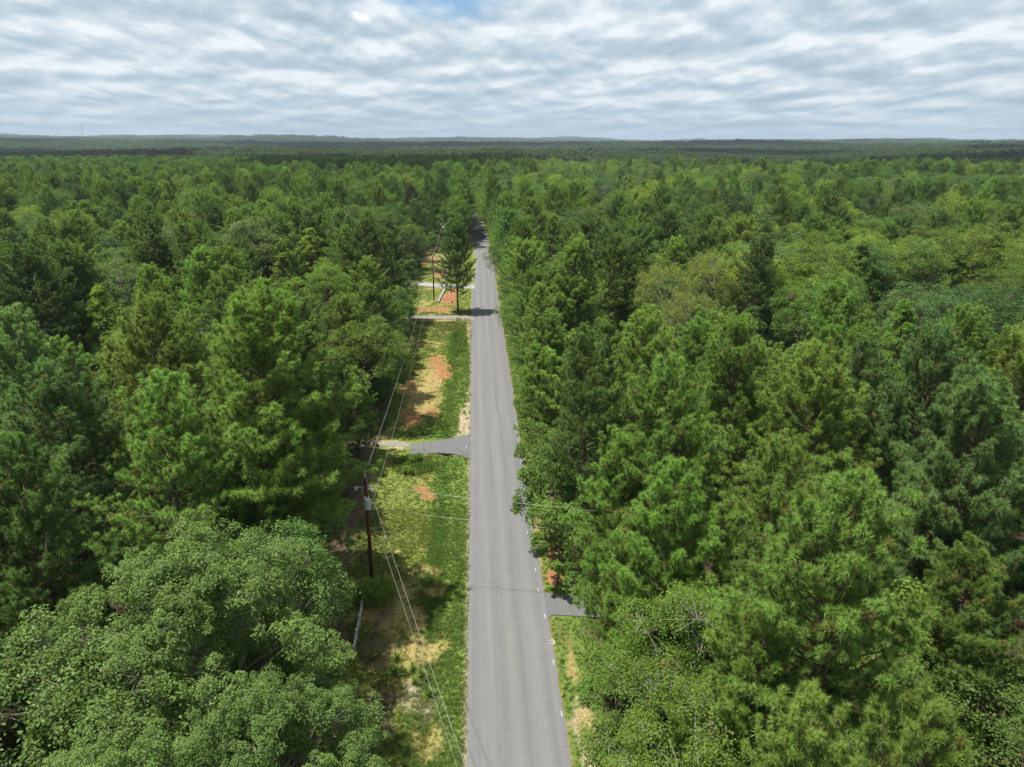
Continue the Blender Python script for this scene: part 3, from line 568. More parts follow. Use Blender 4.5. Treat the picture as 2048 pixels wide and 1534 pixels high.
HERO = [  # apex pixel, height, crown radius, kind, variant, tint, label
    (365, 1112, 15.0, 6.8, 'bigoak', 0, 'oak', 'huge grey-green oak filling the lower left corner, its branching trunk showing through'),
    (490, 1425, 11.5, 4.8, 'bigoak', 0, 'oak', 'lower grey-green oak in front of the huge one, close to the white fence'),
    (540, 1060, 12.5, 4.0, 'oak', 0, 'oak', 'smaller oak between the huge oak and the near utility pole'),
    (60, 1290, 13.5, 5.0, 'oak', 0, 'oak', 'oak cut by the left edge of the picture, beside the huge oak'),
    (180, 1560, 12.5, 5.4, 'bigoak', 0, 'oak', 'oak in the very bottom left corner'),
    (312, 800, 17.0, 4.1, 'pine', 3, 'pinebright', 'bright green tufted pine standing right behind the huge oak'),
    (495, 615, 21.0, 6.4, 'fullpine', 1, 'pine', 'broad full pine, biggest on the left, halfway between pole and left edge'),
    (285, 635, 19.0, 5.0, 'pine', 3, 'pineolive', 'olive pine left of the broad full pine'),
    (600, 800, 15.0, 3.4, 'pine', 0, 'pine', 'green pine at the wood edge behind the near utility pole'),
    (520, 850, 14.5, 3.8, 'pine', 4, 'pine', 'shorter green pine between the bright tufted pine and wood edge'),
    (50, 510, 18.0, 4.8, 'pine', 1, 'pinedark', 'dark pine with reddish needles at the far left edge'),
    (30, 640, 18.5, 4.2, 'pine', 0, 'pineblue', 'tall bluish pine cut by the left edge, above the oaks'),
    (110, 760, 17.0, 4.0, 'pine', 1, 'pineblue', 'loose bluish pine with dark gaps at the left edge'),
    (20, 900, 16.5, 3.6, 'pine', 0, 'pinedark', 'dark pine at the left edge just above the oaks'),
    (200, 560, 16.5, 3.6, 'spire', 0, 'yellow', 'yellow-green tree between two dark pines on the left'),
    (305, 440, 18.0, 5.0, 'fullpine', 1, 'pine', 'wide green pine in the middle of the left woods'),
    (620, 450, 17.5, 5.0, 'spire', 0, 'yellow', 'tall yellow-green tree rising behind the broad full pine'),
    (560, 500, 15.5, 4.0, 'spire', 1, 'yellow', 'smaller yellow-green tree at the foot of the tall one'),
    (655, 520, 15.5, 3.8, 'broad', 0, 'lime', 'lime green tree right of the tall yellow-green one'),
    (155, 410, 15.5, 3.4, 'spire', 1, 'yellow', 'slim yellow-green spire far left above the grey oak'),
    (60, 430, 15.0, 5.6, 'oak', 0, 'blue', 'domed bluish green oak near the left edge'),
    (528, 335, 16.5, 6.0, 'oak', 0, 'brown', 'brownish domed oak standing out in the left woods'),
    (650, 790, 11.0, 2.4, 'spire', 1, 'lime', 'small lime green tree at the wood edge behind the pole'),
    (780, 470, 17.0, 3.6, 'pine', 0, 'pine', 'green pine at the wood edge left of the red clay lawn'),
    (740, 430, 17.5, 4.0, 'pine', 3, 'pinebright', 'bright pine just left of the red clay lawn'),
    (820, 370, 19.0, 4.4, 'pine', 1, 'brown', 'dark brownish pine beyond the red clay lawn'),
    (870, 345, 18.0, 5.0, 'oak', 0, 'lime', 'pale lime oak on the skyline left of the road end'),
    (725, 320, 17.5, 6.5, 'broad', 1, 'lime', 'big rounded lime tree on the left skyline'),
    # right
    (1150, 492, 18.5, 5.0, 'fullpine', 1, 'pinebright', 'broad pine beside the road with a bright sunlit left flank'),
    (1080, 580, 16.5, 3.8, 'pine', 0, 'pinebright', 'bright pine hanging over the right road edge'),
    (1075, 700, 13.5, 3.2, 'pine', 4, 'pine', 'green pine whose branch reaches out over the road'),
    (1285, 650, 17.5, 4.0, 'pine', 0, 'pine', 'rounded green pine in front of the golden sparse tree'),
    (1180, 690, 17.0, 3.6, 'pine', 1, 'pinedark', 'dark pine one tree in from the road on the right'),
    (1335, 775, 18.0, 4.2, 'pine', 3, 'pinebright', 'bright green tufted pine, nearest the two crossing wires'),
    (1245, 900, 16.0, 3.6, 'pine', 2, 'pine', 'green pine where the two crossing wires disappear'),
    (1480, 660, 18.5, 4.2, 'pine', 0, 'pine', 'tall pine with a bare trunk over a dark gap'),
    (1330, 530, 16.5, 4.2, 'sparse', 0, 'gold', 'golden sparse tree with bare limbs, left one of the pair'),
    (1430, 505, 17.0, 4.4, 'sparse', 0, 'gold', 'golden sparse tree with bare limbs, right one of the pair'),
    (1385, 590, 15.0, 4.4, 'sparse', 0, 'gold', 'lower golden tree below the pair with bare limbs'),
    (1655, 740, 18.0, 4.6, 'pine', 3, 'pineolive', 'olive conical pine in the middle of the right woods'),
    (1735, 715, 17.5, 3.4, 'pine', 2, 'pineblue', 'narrow bluish pine right behind the olive conical pine'),
    (1875, 680, 18.5, 3.8, 'pine', 0, 'pineblue', 'tall bluish pine right of the olive conical pine'),
    (1955, 655, 18.5, 4.4, 'pine', 3, 'pinebright', 'bright broad pine behind the tall bluish one'),
    (1975, 780, 18.5, 4.6, 'fullpine', 1, 'pineblue', 'wide bluish pine at the right edge of the picture'),
    (2060, 700, 18.0, 4.2, 'pine', 1, 'pineolive', 'olive pine cut by the right picture edge'),
    (1560, 915, 17.0, 3.8, 'pine', 0, 'pine', 'green pine just left of and below the olive conical pine'),
    (1690, 1010, 18.5, 4.4, 'pine', 3, 'pinebright', 'large near pine with clear round tufts, lower right'),
    (1350, 960, 15.5, 3.4, 'pine', 2, 'pine', 'narrow green pine near the short right driveway'),
    (1265, 1050, 13.0, 3.2, 'fullpine', 0, 'pinebright', 'bright pine leaning over the short right driveway'),
    (1420, 1190, 15.0, 5.0, 'feather', 0, 'lime', 'feathery lime green tree with thin bare twigs'),
    (1405, 1400, 13.5, 4.4, 'feather', 0, 'lime', 'feathery tree at the bottom edge beside the sandy verge'),
    (1530, 1250, 16.5, 3.4, 'pine', 0, 'pine', 'near green pine between the feathery trees and large pine'),
    (1600, 1430, 16.0, 3.2, 'pine', 2, 'pineolive', 'olive pine at the bottom edge of the right woods'),
    (1850, 1200, 12.0, 3.8, 'broad', 2, 'lime', 'bright leafy tree right of the large near pine'),
    (1990, 1330, 11.5, 4.0, 'broad', 0, 'green', 'mid green leafy tree in the lower right corner'),
    (1870, 1440, 17.0, 2.8, 'pine', 4, 'pineolive', 'yellowish pine tip poking up at the bottom right'),
    (1955, 1130, 15.0, 3.8, 'pine', 1, 'pine', 'thin pine over the dark gap at the right edge'),
    (1615, 560, 15.5, 4.4, 'broad', 0, 'green', 'mid green leafy tree behind the golden sparse trees'),
    (1560, 530, 13.5, 2.4, 'broad', 2, 'oakgrey', 'small pale leafy tree right of the golden sparse trees'),
    (1690, 545, 15.0, 4.4, 'oak', 0, 'green', 'round green oak behind the right pines'),
    (1820, 590, 15.5, 4.0, 'spire', 1, 'lime', 'lime green pointed tree with yellow shoots on the right'),
    (1985, 570, 15.5, 6.4, 'oak', 0, 'darkleaf', 'dark wide oak at the right edge behind the pines'),
    (1930, 500, 15.5, 4.6, 'spire', 0, 'lime', 'lime green tree right of the dark wide oak'),
    (1230, 480, 17.0, 3.8, 'pine', 0, 'pine', 'green pine behind the broad roadside pine'),
    (1270, 490, 16.5, 3.4, 'pine', 2, 'pinedark', 'dark narrow pine before the golden sparse trees'),
    (1100, 430, 17.0, 4.2, 'spire', 0, 'lime', 'lime tree beside the far stretch of road'),
    (1010, 430, 16.0, 4.2, 'broad', 0, 'green', 'green leafy tree where the road bends away'),
    (1050, 450, 18.0, 4.6, 'pine', 3, 'pine', 'wide pine on the right where the road bends away'),
    (1430, 375, 15.5, 5.4, 'broad', 1, 'yellow', 'yellow-green rounded tree in the far right woods'),
    (1500, 405, 15.5, 3.6, 'spire', 1, 'yellow', 'small yellow-green pointed tree in the far right woods'),
    (1690, 360, 16.0, 6.2, 'oak', 0, 'brown', 'brownish broad oak on the far right'),
    (1620, 350, 15.5, 5.4, 'oak', 0, 'brown', 'brownish oak left of the broad brown one'),
    (1760, 395, 15.5, 6.4, 'oak', 0, 'brown', 'low brownish oak nearer than the other brown ones'),
    (1080, 325, 17.0, 6.0, 'oak', 0, 'oakgrey', 'pale olive domed oak on the right near the skyline'),
    (985, 320, 18.0, 5.0, 'broad', 1, 'lime', 'sunlit lime tree right above the end of the road'),
]
LONE = at(915, 627)
trees = []   # x, y, H, R, kind, var, tint, label
for a, b, H, R, k, v, tn, lab in HERO:
    x, y, _ = at(a, b, H + .0); big = 'pine' in k and b < 1060 and (a < 540 or a > 1300 or (a > 1130 and b < 800)); R = R * (1.28 if big else 1.12 if 'pine' in k else 1.05); H = H * (1.13 if big else 1.0); x, y, _ = at(a, b, H); trees.append((x, y, H, R, k, v, tn, lab))
trees.append((LONE[0], LONE[1], 17.9, 5.3, 'lonepine', 0, 'pinedark', 'lone pine standing on the grass at the left road edge, shading the road'))
# understorey that walls in the right road edge, and hedge of young trees along the left wood edge
for a, b, H, R, k, v, tn, lab in [
    (1085, 830, 9.5, 2.6, 'under', 0, 'green', 'low leafy tree on the right verge opposite the curved driveway'),
    (1095, 905, 9.5, 2.7, 'under', 0, 'green', 'leafy tree on the right verge just nearer than the curved driveway'),
    (1120, 985, 8.5, 2.7, 'under', 0, 'green', 'leafy tree on the right verge under the upper crossing wire'),
    (1075, 770, 9.0, 2.5, 'under', 0, 'green', 'low leafy tree on the right verge opposite the long lawn'),
    (1185, 1050, 8.0, 2.2, 'under', 0, 'green', 'bushy tree above the short right driveway'),
    (1262, 1262, 6.0, 2.2, 'under', 0, 'green', 'bright leafy bush-like tree below the short right driveway'),
    (1238, 1330, 6.0, 2.2, 'under', 0, 'green', 'low green tree over the sandy right verge'),
    (1290, 1450, 7.0, 2.4, 'under', 0, 'darkleaf', 'dark low tree at the bottom edge right of the sandy verge')]:
    x, y, _ = at(a, b, H); trees.append((x, y, H, R, k, v, tn, lab))
def edge_left(y):
    return np.interp(y, [0, 40, 46, 60, 66, 75, 90, 140, 146, 228, 240, 258, 290], [-11.3, -11.8, -15.0, -15.0, -12.4, -12.2, -12.6, -13.2, -15.8, -16, -6.5, -3.7, -3.0]) + road_off(np.maximum(y, 240))
def allowed(x, y, r):
    ok = (x < edge_left(y) - .25 * (r - 3.5)) | (x > np.interp(y, [0, 40, 60, 150, 235, 260], [9.8, 9.6, 7.6, 7.6, 6.7, 6.0]) + road_off(y) + .3 * (r - 3.5))
    ok |= y > 428
    ok &= ~((y > 392) & (y < 428) & (x > -12) & (x < 14))
    ok &= ~((np.abs(y - 78.5) < 1.8) & (x < 0) & (x > -40)); ok &= ~((np.abs(y - 46) < 2.0) & (x > 0) & (x < 22))
    ok &= ~((np.abs(y - 142) < 1.2) & (x < 0) & (x > -40)) & ~((np.abs(y - 178) < 1.5) & (x < 0) & (x > -40))
    return ok
def jgrid(s, x0, x1, y0, y1, jit=.36):
    xs = np.arange(x0, x1, s); ys = np.arange(y0, y1, s * .87); X, Y = np.meshgrid(xs, ys); X[::2] += s / 2
    X = X + rng.uniform(-jit, jit, X.shape) * s; Y = Y + rng.uniform(-jit, jit, Y.shape) * s
    return X.ravel(), Y.ravel()
CMI = np.array(cam.matrix_world.inverted())
def proj(x, y, z):
    p = np.stack([x, y, z, np.ones_like(x)], 0); q = CMI @ p; d = np.maximum(-q[2], .1)
    return CX + F * q[0] / d, CY - F * q[1] / d, -q[2]
X, Y = jgrid(6.8, -760, 760, -25, 900)
ang = np.abs(np.arctan2(X - 20, Y + 70)); k_ = (ang < math.radians(47)); X, Y = X[k_], Y[k_]
hx = np.array([t[0] for t in trees]); hy = np.array([t[1] for t in trees]); hr = np.array([t[3] for t in trees])
DEAD = at(1208, 372, 19.0)
near = Y < 320
d = np.full(len(X), 99.0); dd = np.hypot(X[near][:, None] - hx, Y[near][:, None] - hy) - hr * .82; d[near] = dd.min(1)
k_ = (d > 2.2) & allowed(X, Y, 3.6) & (np.hypot(X - DEAD[0], Y - DEAD[1]) > 4) & ~((np.abs(X - DEAD[0] * Y / DEAD[1]) < 4.5) & (Y < DEAD[1]) & (Y > DEAD[1] - 45))
cpx, cpy, cdz = proj(X, Y, X * 0 + 17.0); hpx, hpy, hdz = proj(hx, hy, np.array([t[2] for t in trees])); hs = F / hdz
for j in range(len(trees)):     # nothing as tall stands right in front of the trees the photograph singles out
    if hdz[j] > 260: continue
    k_ &= ~((cdz < hdz[j] - 1) & (cdz > hdz[j] - 10 - .14 * hdz[j]) & (np.abs(cpx - hpx[j]) < (hr[j] * .75 + 1.5) * hs[j]) & (cpy < hpy[j] + 1.3 * hr[j] * hs[j]))
# a clearing kept open in front of the near big crowns, as the photograph shows them whole
X, Y = X[k_], Y[k_]
n = len(X)
mixn = fbm(X / 60, Y / 60, 3, 41); pr = .54 + .48 * sstep(-20, 60, X) * sstep(120, 260, Y) * .8 - .30 * sstep(80, 30, Y) + (mixn - .5) * 1.5
pr = np.where(X < 0, pr - .10, pr); u = rng.random(n); isb = u < pr
kinds = []; 
tn_n = fbm(X / 35 + 50, Y / 35, 3, 77)
for i in range(n):
    r = rng.random(); q = tn_n[i]
    if isb[i]:
        kd = 'spire' if r < .30 else ('oak' if r < .52 else 'broad')
        if kd == 'oak': tn = rng.choice(['oak', 'green', 'darkleaf', 'brown', 'oakgrey', 'blue'], p=[.28, .22, .18, .10, .10, .12])
        else: tn = rng.choice(['green', 'lime', 'yellow', 'blue', 'darkleaf', 'oakgrey'], p=[.30, .24, .18, .10, .11, .07])
    else:
        kd = 'pine'; tn = rng.choice(['pine', 'pinebright', 'pineolive', 'pinedark', 'pineblue'], p=[.38, .16, .13, .18, .15])
    kinds.append((kd, int(rng.integers(0, len(P[kd]))), tn))
sc = rng.uniform(.80, 1.16, n) * (.84 + .34 * fbm(X / 28 + 5, Y / 28, 3, 63)); sc = np.where(rng.random(n) < .13, sc * .74, sc)
H0a = np.array([P[k[0]][k[1]][2] for k in kinds]); sc = np.minimum(sc, 19.3 / H0a)
sc = np.where((X < 0) & (X > edge_left(Y) - 6) & (Y < 240), sc * .8, sc)
Z = hgt(X, Y)
# the unbroken front rows along both wood edges
fx, fy, fk, fs = [], [], [], []
for side, y0, y1, st in ((1, 54, 390, 4.6), (-1, 63, 140, 4.4), (-1, 238, 390, 5.0)):
    yy = y0
    while yy < y1:
        xx = (float(np.interp(yy, [54, 150, 235, 260], [7.7, 7.7, 6.6, 5.7])) + float(road_off(yy)) + rng.uniform(0, .9)) if side > 0 else float(edge_left(yy)) - rng.uniform(.2, 1.2) - (1.0 if yy < 140 else 0)
        if min([math.hypot(xx - t[0], yy - t[1]) for t in trees]) > 2.6 and not (side < 0 and abs(yy - 78.5) < 2.4):
            fx.append(xx); fy.append(yy); q = rng.random()
            if side > 0 or yy > 235: fk.append(('pine', int(rng.integers(0, len(P['pine']))), rng.choice(['pine', 'pinebright', 'pineblue'])) if q < .5 else ('broad', int(rng.integers(0, 3)), rng.choice(['green', 'lime', 'darkleaf'], p=[.5, .3, .2]))); fs.append(rng.uniform(.72, .95) if yy < 235 else rng.uniform(.85, 1.05))
            else: fk.append(('broad', 2, rng.choice(['green', 'lime', 'darkleaf'])) if q < .6 else ('pine', 4, 'pine')); fs.append(rng.uniform(.6, .85))
        yy += st * rng.uniform(.8, 1.25)
X = np.concatenate([X, fx]); Y = np.concatenate([Y, fy]); kinds += fk; sc = np.concatenate([sc, fs]); n = len(X); Z = hgt(X, Y)
px, py, dz = proj(X, Y, Z + 15); vis = (px > -60) & (px < 2110) & (dz > 0) & (py < 1750) & (Y > 12)
def tintv(tn, j=.24):
    c = np.array(TINT[tn]) * rng.uniform(1 - j, 1 + j); c = c * rng.uniform(1 - j * .22, 1 + j * .22, 3); return [float(v) for v in c]
NAME = {'pine': 'pine_tree', 'lonepine': 'pine_tree', 'fullpine': 'pine_tree', 'oak': 'oak_tree', 'bigoak': 'oak_tree'}
CAT = {'pine_tree': 'pine tree', 'oak_tree': 'oak tree', 'broadleaf_tree': 'tree'}
GRP = {'pine_tree': 'pines in the woods beside the road', 'oak_tree': 'oaks in the woods beside the road', 'broadleaf_tree': 'leafy trees in the woods beside the road'}
def plant(x, y, kd, v, tn, H, label, Rr=None):
    tm, cm, H0, R0 = P[kd][v]; nm = NAME.get(kd, 'broadleaf_tree'); s = H / H0; s2 = (Rr / R0) if Rr else s
    e_ = empty(nm, (x, y, float(hgt(x, y))), rng.uniform(0, 6.283)); e_.scale = (s2, s2, s)
    tag(e_, label, CAT[nm], GRP[nm])
    for nm2, me_ in (('trunk', tm), ('crown', cm)):
        o = bpy.data.objects.new(nm2, me_); COL.objects.link(o); o.parent = e_; o['tint'] = tintv(tn)
    return e_
for (x, y, H, R, kd, v, tn, lab) in trees: plant(x, y, kd, v, tn, H, lab, R)
cnt = {'pine_tree': sum(NAME.get(t[4], '') == 'pine_tree' for t in trees), 'broadleaf_tree': sum(NAME.get(t[4], 'b') in ('b', 'oak_tree') for t in trees)}
order = [i for i in np.argsort(dz) if vis[i]]
single = set(); LM = [(0, 'at the bottom edge of the picture'), (38, 'level with the yucca plants'), (44, 'level with the bush at the near pole'), (48, 'level with the near utility pole'),
    (53, 'just past the near utility pole'), (59, 'halfway from near pole to curved driveway'), (66, 'short of the curved left driveway'), (74, 'level with the curved left driveway'), (83, 'just past the curved left driveway'),
    (92, 'where the long lawn begins'), (101, 'level with the sandy lawn patch'), (110, 'level with the middle of the lawn'), (120, 'level with the roadside mailbox'), (128, 'short of the gravel drive'),
    (137, 'level with the narrow gravel drive'), (147, 'level with the lone roadside pine'), (156, 'level with the second utility pole'), (166, 'short of the concrete drive'), (175, 'level with the concrete drive'), (186, 'past the concrete drive'),
    (200, 'level with the red clay yard'), (215, 'short of the third utility pole'), (230, 'past the third utility pole')]
ORD = ['first', 'second', 'third', 'fourth', 'fifth', 'sixth', 'seventh', 'eighth', 'ninth', 'tenth', 'eleventh', 'twelfth', 'thirteenth', 'fourteenth', 'fifteenth', 'sixteenth', 'seventeenth', 'eighteenth', 'nineteenth', 'twentieth']
chosen = []
for i in order:
    nm = NAME.get(kinds[i][0], 'broadleaf_tree'); key = 'pine_tree' if nm == 'pine_tree' else 'broadleaf_tree'
    if cnt[key] >= 296: continue
    cnt[key] += 1; chosen.append(i); single.add(int(i))
bands = {}
for i in chosen:
    b = max(j for j, (yy, _) in enumerate(LM) if Y[i] >= yy); nm = NAME.get(kinds[i][0], 'broadleaf_tree')
    bands.setdefault((X[i] > 0, b, nm, TW[kinds[i][2]]), []).append(int(i))
WORD = {'pine_tree': 'pine', 'oak_tree': 'oak', 'broadleaf_tree': 'leafy tree'}
LBL = {}
for (side, b, nm, tw), ii in bands.items():
    ii.sort(key=lambda q: abs(X[q]))
    for r_, q in enumerate(ii):
        pre = '' if len(ii) == 1 else (ORD[min(r_, 19)] + ' '); post = '' if len(ii) == 1 else ' from the road'
        LBL[q] = f"{pre}{tw} {WORD[nm]} {'right' if side else 'left'} of the road, {LM[b][1]}"
for i in chosen:
    kd, v, tn = kinds[i]; plant(float(X[i]), float(Y[i]), kd, v, tn, P[kd][v][2] * sc[i], LBL[int(i)], P[kd][v][3] * sc[i] * 1.22)
# ------------------------------------------------------------------ everything past that: one wood, instanced
def scatter(name, pts, rz, scl, ids, tints, protos, label, tilt=None):
    me_ = bpy.data.meshes.new(name); pts = np.asarray(pts, np.float32); me_.vertices.add(len(pts)); me_.vertices.foreach_set('co', pts.ravel()); me_.update()
    for an, ty, ar, ky in (('rz', 'FLOAT', rz, 'value'), ('sc', 'FLOAT', scl, 'value'), ('pid', 'INT', ids, 'value'), ('tint', 'FLOAT_VECTOR', tints, 'vector')):
        a = me_.attributes.new(an, ty, 'POINT'); a.data.foreach_set(ky, np.ascontiguousarray(ar, dtype=np.int32 if ty == 'INT' else np.float32).ravel())
    o = bpy.data.objects.new(name, me_); COL.objects.link(o); tag(o, label, kind='stuff')
    g = bpy.data.node_groups.new(name, 'GeometryNodeTree'); g.interface.new_socket('Geometry', in_out='INPUT', socket_type='NodeSocketGeometry'); g.interface.new_socket('Geometry', in_out='OUTPUT', socket_type='NodeSocketGeometry')
    gi = g.nodes.new('NodeGroupInput'); go = g.nodes.new('NodeGroupOutput'); iop = g.nodes.new('GeometryNodeInstanceOnPoints'); jn = g.nodes.new('GeometryNodeJoinGeometry')
    def attr(nm_, ty):
        q = g.nodes.new('GeometryNodeInputNamedAttribute'); q.data_type = ty; q.inputs[0].default_value = nm_; return q.outputs[0]
    for pr_ in protos[::-1]:
        oi = g.nodes.new('GeometryNodeObjectInfo'); oi.inputs[0].default_value = pr_; oi.inputs[1].default_value = True; oi.transform_space = 'ORIGINAL'; g.links.new(oi.outputs['Geometry'], jn.inputs[0])
    g.links.new(gi.outputs[0], iop.inputs['Points']); g.links.new(jn.outputs[0], iop.inputs['Instance']); iop.inputs['Pick Instance'].default_value = True
    g.links.new(attr('pid', 'INT'), iop.inputs['Instance Index']); g.links.new(attr('sc', 'FLOAT'), iop.inputs['Scale'])
    cx_ = g.nodes.new('ShaderNodeCombineXYZ'); g.links.new(attr('rz', 'FLOAT'), cx_.inputs[2]); g.links.new(cx_.outputs[0], iop.inputs['Rotation'])
    g.links.new(iop.outputs[0], go.inputs[0]); md = o.modifiers.new('scatter', 'NODES'); md.node_group = g
    return o
PROTO = []; PID = {}
for kd in ('pine', 'broad', 'spire', 'oak', 'under'):
    for v, (tm, cm, H0, R0) in enumerate(P[kd]):
        # a wood tree far off: crown and trunk joined in one instance mesh
        PID[(kd, v)] = len(PROTO); PROTO.append(bpy.data.objects.new('wood_' + kd, cm))
rest = [i for i in range(n) if i not in single]
ids = [PID[(kinds[i][0], kinds[i][1])] for i in rest]
scatter('forest', np.stack([X[rest], Y[rest], Z[rest]], 1), rng.uniform(0, 6.283, len(rest)), sc[rest] * 1.12, ids, np.array([tintv(kinds[i][2]) for i in rest]), PROTO,
        'deep mixed woods of pines and leafy trees behind the nearer ones')
# young growth under and between the crowns
xu, yu = jgrid(3.3, -130, 150, 5, 250, .45); k_ = allowed(xu, yu, 2.6) & (np.abs(np.arctan2(xu, yu + 20)) < math.radians(45)) & ((rng.random(len(xu)) < .78) | (xu > edge_left(yu) - 4) & (xu < 11))
xu, yu = xu[k_], yu[k_]; nu = len(xu)
scatter('undergrowth', np.stack([xu, yu, hgt(xu, yu)], 1), rng.uniform(0, 6.283, nu), rng.uniform(.45, 1.15, nu), [PID[('under', int(q))] for q in rng.integers(0, 2, nu)],
        np.array([tintv(rng.choice(['green', 'darkleaf', 'lime', 'blue'], p=[.25, .6, .0, .15])) for _ in range(nu)]), PROTO, 'dark young saplings and brush filling the forest floor between trunks')
# far canopy in patches
GP = [bpy.data.objects.new('grove', g_) for g_ in GROVE]
pts = []; rzs = []; scs = []; gid = []; tts = []
for r0, r1_, s_, sz in ((860, 2600, 27, 1.0), (2600, 5500, 48, 1.75), (5500, 13000, 95, 3.0)):
    xg, yg = jgrid(s_, -r1_ * .86, r1_ * .86, r0 * .35, r1_, .2); rr = np.hypot(xg, yg); k_ = (rr > r0 - s_ * .3) & (rr < r1_) & (np.abs(np.arctan2(xg - 12, yg)) < math.radians(43.5))
    if r0 == 860: k_ = (rr < r1_) & (yg > 885) | (k_ & (np.abs(xg) > 745)); k_ &= (np.abs(np.arctan2(xg - 12, yg)) < math.radians(43.5))
    k_ &= ~((np.abs(xg + 120 - .02 * yg) < 90) & (np.abs(yg - 1750) < 110))
    xg, yg = xg[k_], yg[k_]; m_ = len(xg); pts.append(np.stack([xg, yg, hgt(xg, yg) - (sz - 1) * 8.5 + rng.normal(0, 1.3 * sz, m_)], 1)); rzs.append(rng.integers(0, 4, m_) * math.pi / 2 + rng.uniform(-.3, .3, m_)); scs.append(np.full(m_, sz))
    pinew = fbm(xg / 220 + 9, yg / 220, 3, 91); sel = pinew + rng.normal(0, .08, m_) > .46; gid.append(np.where(sel, rng.integers(0, 2, m_), rng.integers(2, 4, m_)))
    tts.append(np.array([tintv(rng.choice(['pinedark', 'pine', 'pineblue', 'pineolive']) if s__ else rng.choice(['green', 'oak', 'lime', 'darkleaf'], p=[.4, .25, .1, .25]), .2) for s__ in sel]) * .48)
scatter('distant_forest', np.concatenate(pts), np.concatenate(rzs), np.concatenate(scs), np.concatenate(gid), np.concatenate(tts), GP, 'far canopy rolling away to the hazy horizon')
# ------------------------------------------------------------------ dead pine, grass, bushes
x, y, _ = DEAD
o = link('dead_tree', dead(19.0, 4.6)); o.location = (x, y, float(hgt(x, y))); tag(o, 'bare grey dead tree standing above the green crowns right of the road', 'dead tree')
# grass tufts
def tuftmesh(K, hgt_, w, lean):
    a = rng.uniform(0, 6.283, K); b = np.stack([rng.normal(0, .06, K), rng.normal(0, .06, K), np.zeros(K)], 1); h = np.stack([np.cos(a), np.sin(a), np.zeros(K)], 1)
    tip = b + h * rng.uniform(.2, 1, (K, 1)) * lean + np.array([0, 0, 1]) * hgt_ * rng.uniform(.6, 1.1, (K, 1)); s_ = np.stack([-h[:, 1], h[:, 0], h[:, 2]], 1)
    V = np.stack([b - s_ * w / 2, b + s_ * w / 2, tip], 1).reshape(-1, 3); vr = np.repeat(rng.random(K), 3); ag = np.repeat(np.where(rng.random(K) < .12, .6, 0), 3)
    return mesh_np('tuft', V, np.arange(3 * K), 3, M['grass'], False, {'vary': ('FLOAT', vr), 'age': ('FLOAT', ag)})
TG = [bpy.data.objects.new('tuft', tuftmesh(16, .13, .022, .12)), bpy.data.objects.new('tuft', tuftmesh(22, .20, .025, .16)), bpy.data.objects.new('tuft', tuftmesh(26, .10, .03, .2))]
def grow(nn, x0, x1, y0, y1):
    x = rng.uniform(x0, x1, nn); y = rng.uniform(y0, y1, nn); return x, y
xs = []; ys = []
for nn, b in ((26000, (-12, -.82, 27, 62)), (30000, (-15, -.82, 62, 150)), (12000, (-19, -.9, 150, 245)), (9000, (5.3, 9, 27, 150)), (2500, (5.4, 10, 150, 260)), (1500, (-12, 14, 392, 428))):
    a_, b_2 = grow(nn, *b); xs.append(a_); ys.append(b_2)
xs = np.concatenate(xs); ys = np.concatenate(ys); c = gcol(xs, ys)
green = c[:, 1] / (c[:, 0] + .02); keep = rng.random(len(xs)) < np.clip((green - .74) * 2.4 + .08, .03, 1)
drv = (xs < 0) & (np.abs(ys - np.interp(xs, [-15, -8, -4, -1], [78, 77.6, 78.2, 78.4])) < np.interp(xs, [-15, -8, -2.5, -1], [1.3, 1.3, 1.8, 3.6])) | ((xs > 5) & (np.abs(ys - 46.2) < 1.5)) | ((np.abs(ys - 141.7) < 1.2) & (xs < 0)) | ((np.abs(ys - 177.5) < 2.2) & (xs < 0))
keep &= ~drv; xs, ys, c = xs[keep], ys[keep], c[keep]; m_ = len(xs)
far_ = 1 + .35 * sstep(60, 150, ys)
lushn = fbm(xs * .8, ys * .8, 3, 55); scl = rng.uniform(.55, 1.2, m_) * far_ * (.6 + .8 * lushn)
wd_ = np.exp(-((xs + 3.5) / .7) ** 2) * (ys < 150); scl *= 1 + .5 * wd_
weed = ((np.hypot((xs - at(830, 930)[0]) / 2.5, (ys - at(830, 930)[1]) / 2.5) < 1) | (np.hypot((xs + 2.6) / 1, (ys - 125) / 9) < 1)); scl = np.where(weed, scl * 2.0, scl)
ids = np.where(rng.random(m_) < .4, 0, np.where(rng.random(m_) < .5, 1, 2)); ids = np.where(weed, 1, ids)
tc_ = c * rng.uniform(.8, 1.3, (m_, 1)) * np.array([1.0, 1.03, .95])
scatter('grass', np.stack([xs, ys, hgt(xs, ys)], 1), rng.uniform(0, 6.283, m_), scl, ids, tc_, TG, 'mown grass and weeds of the roadside verges')
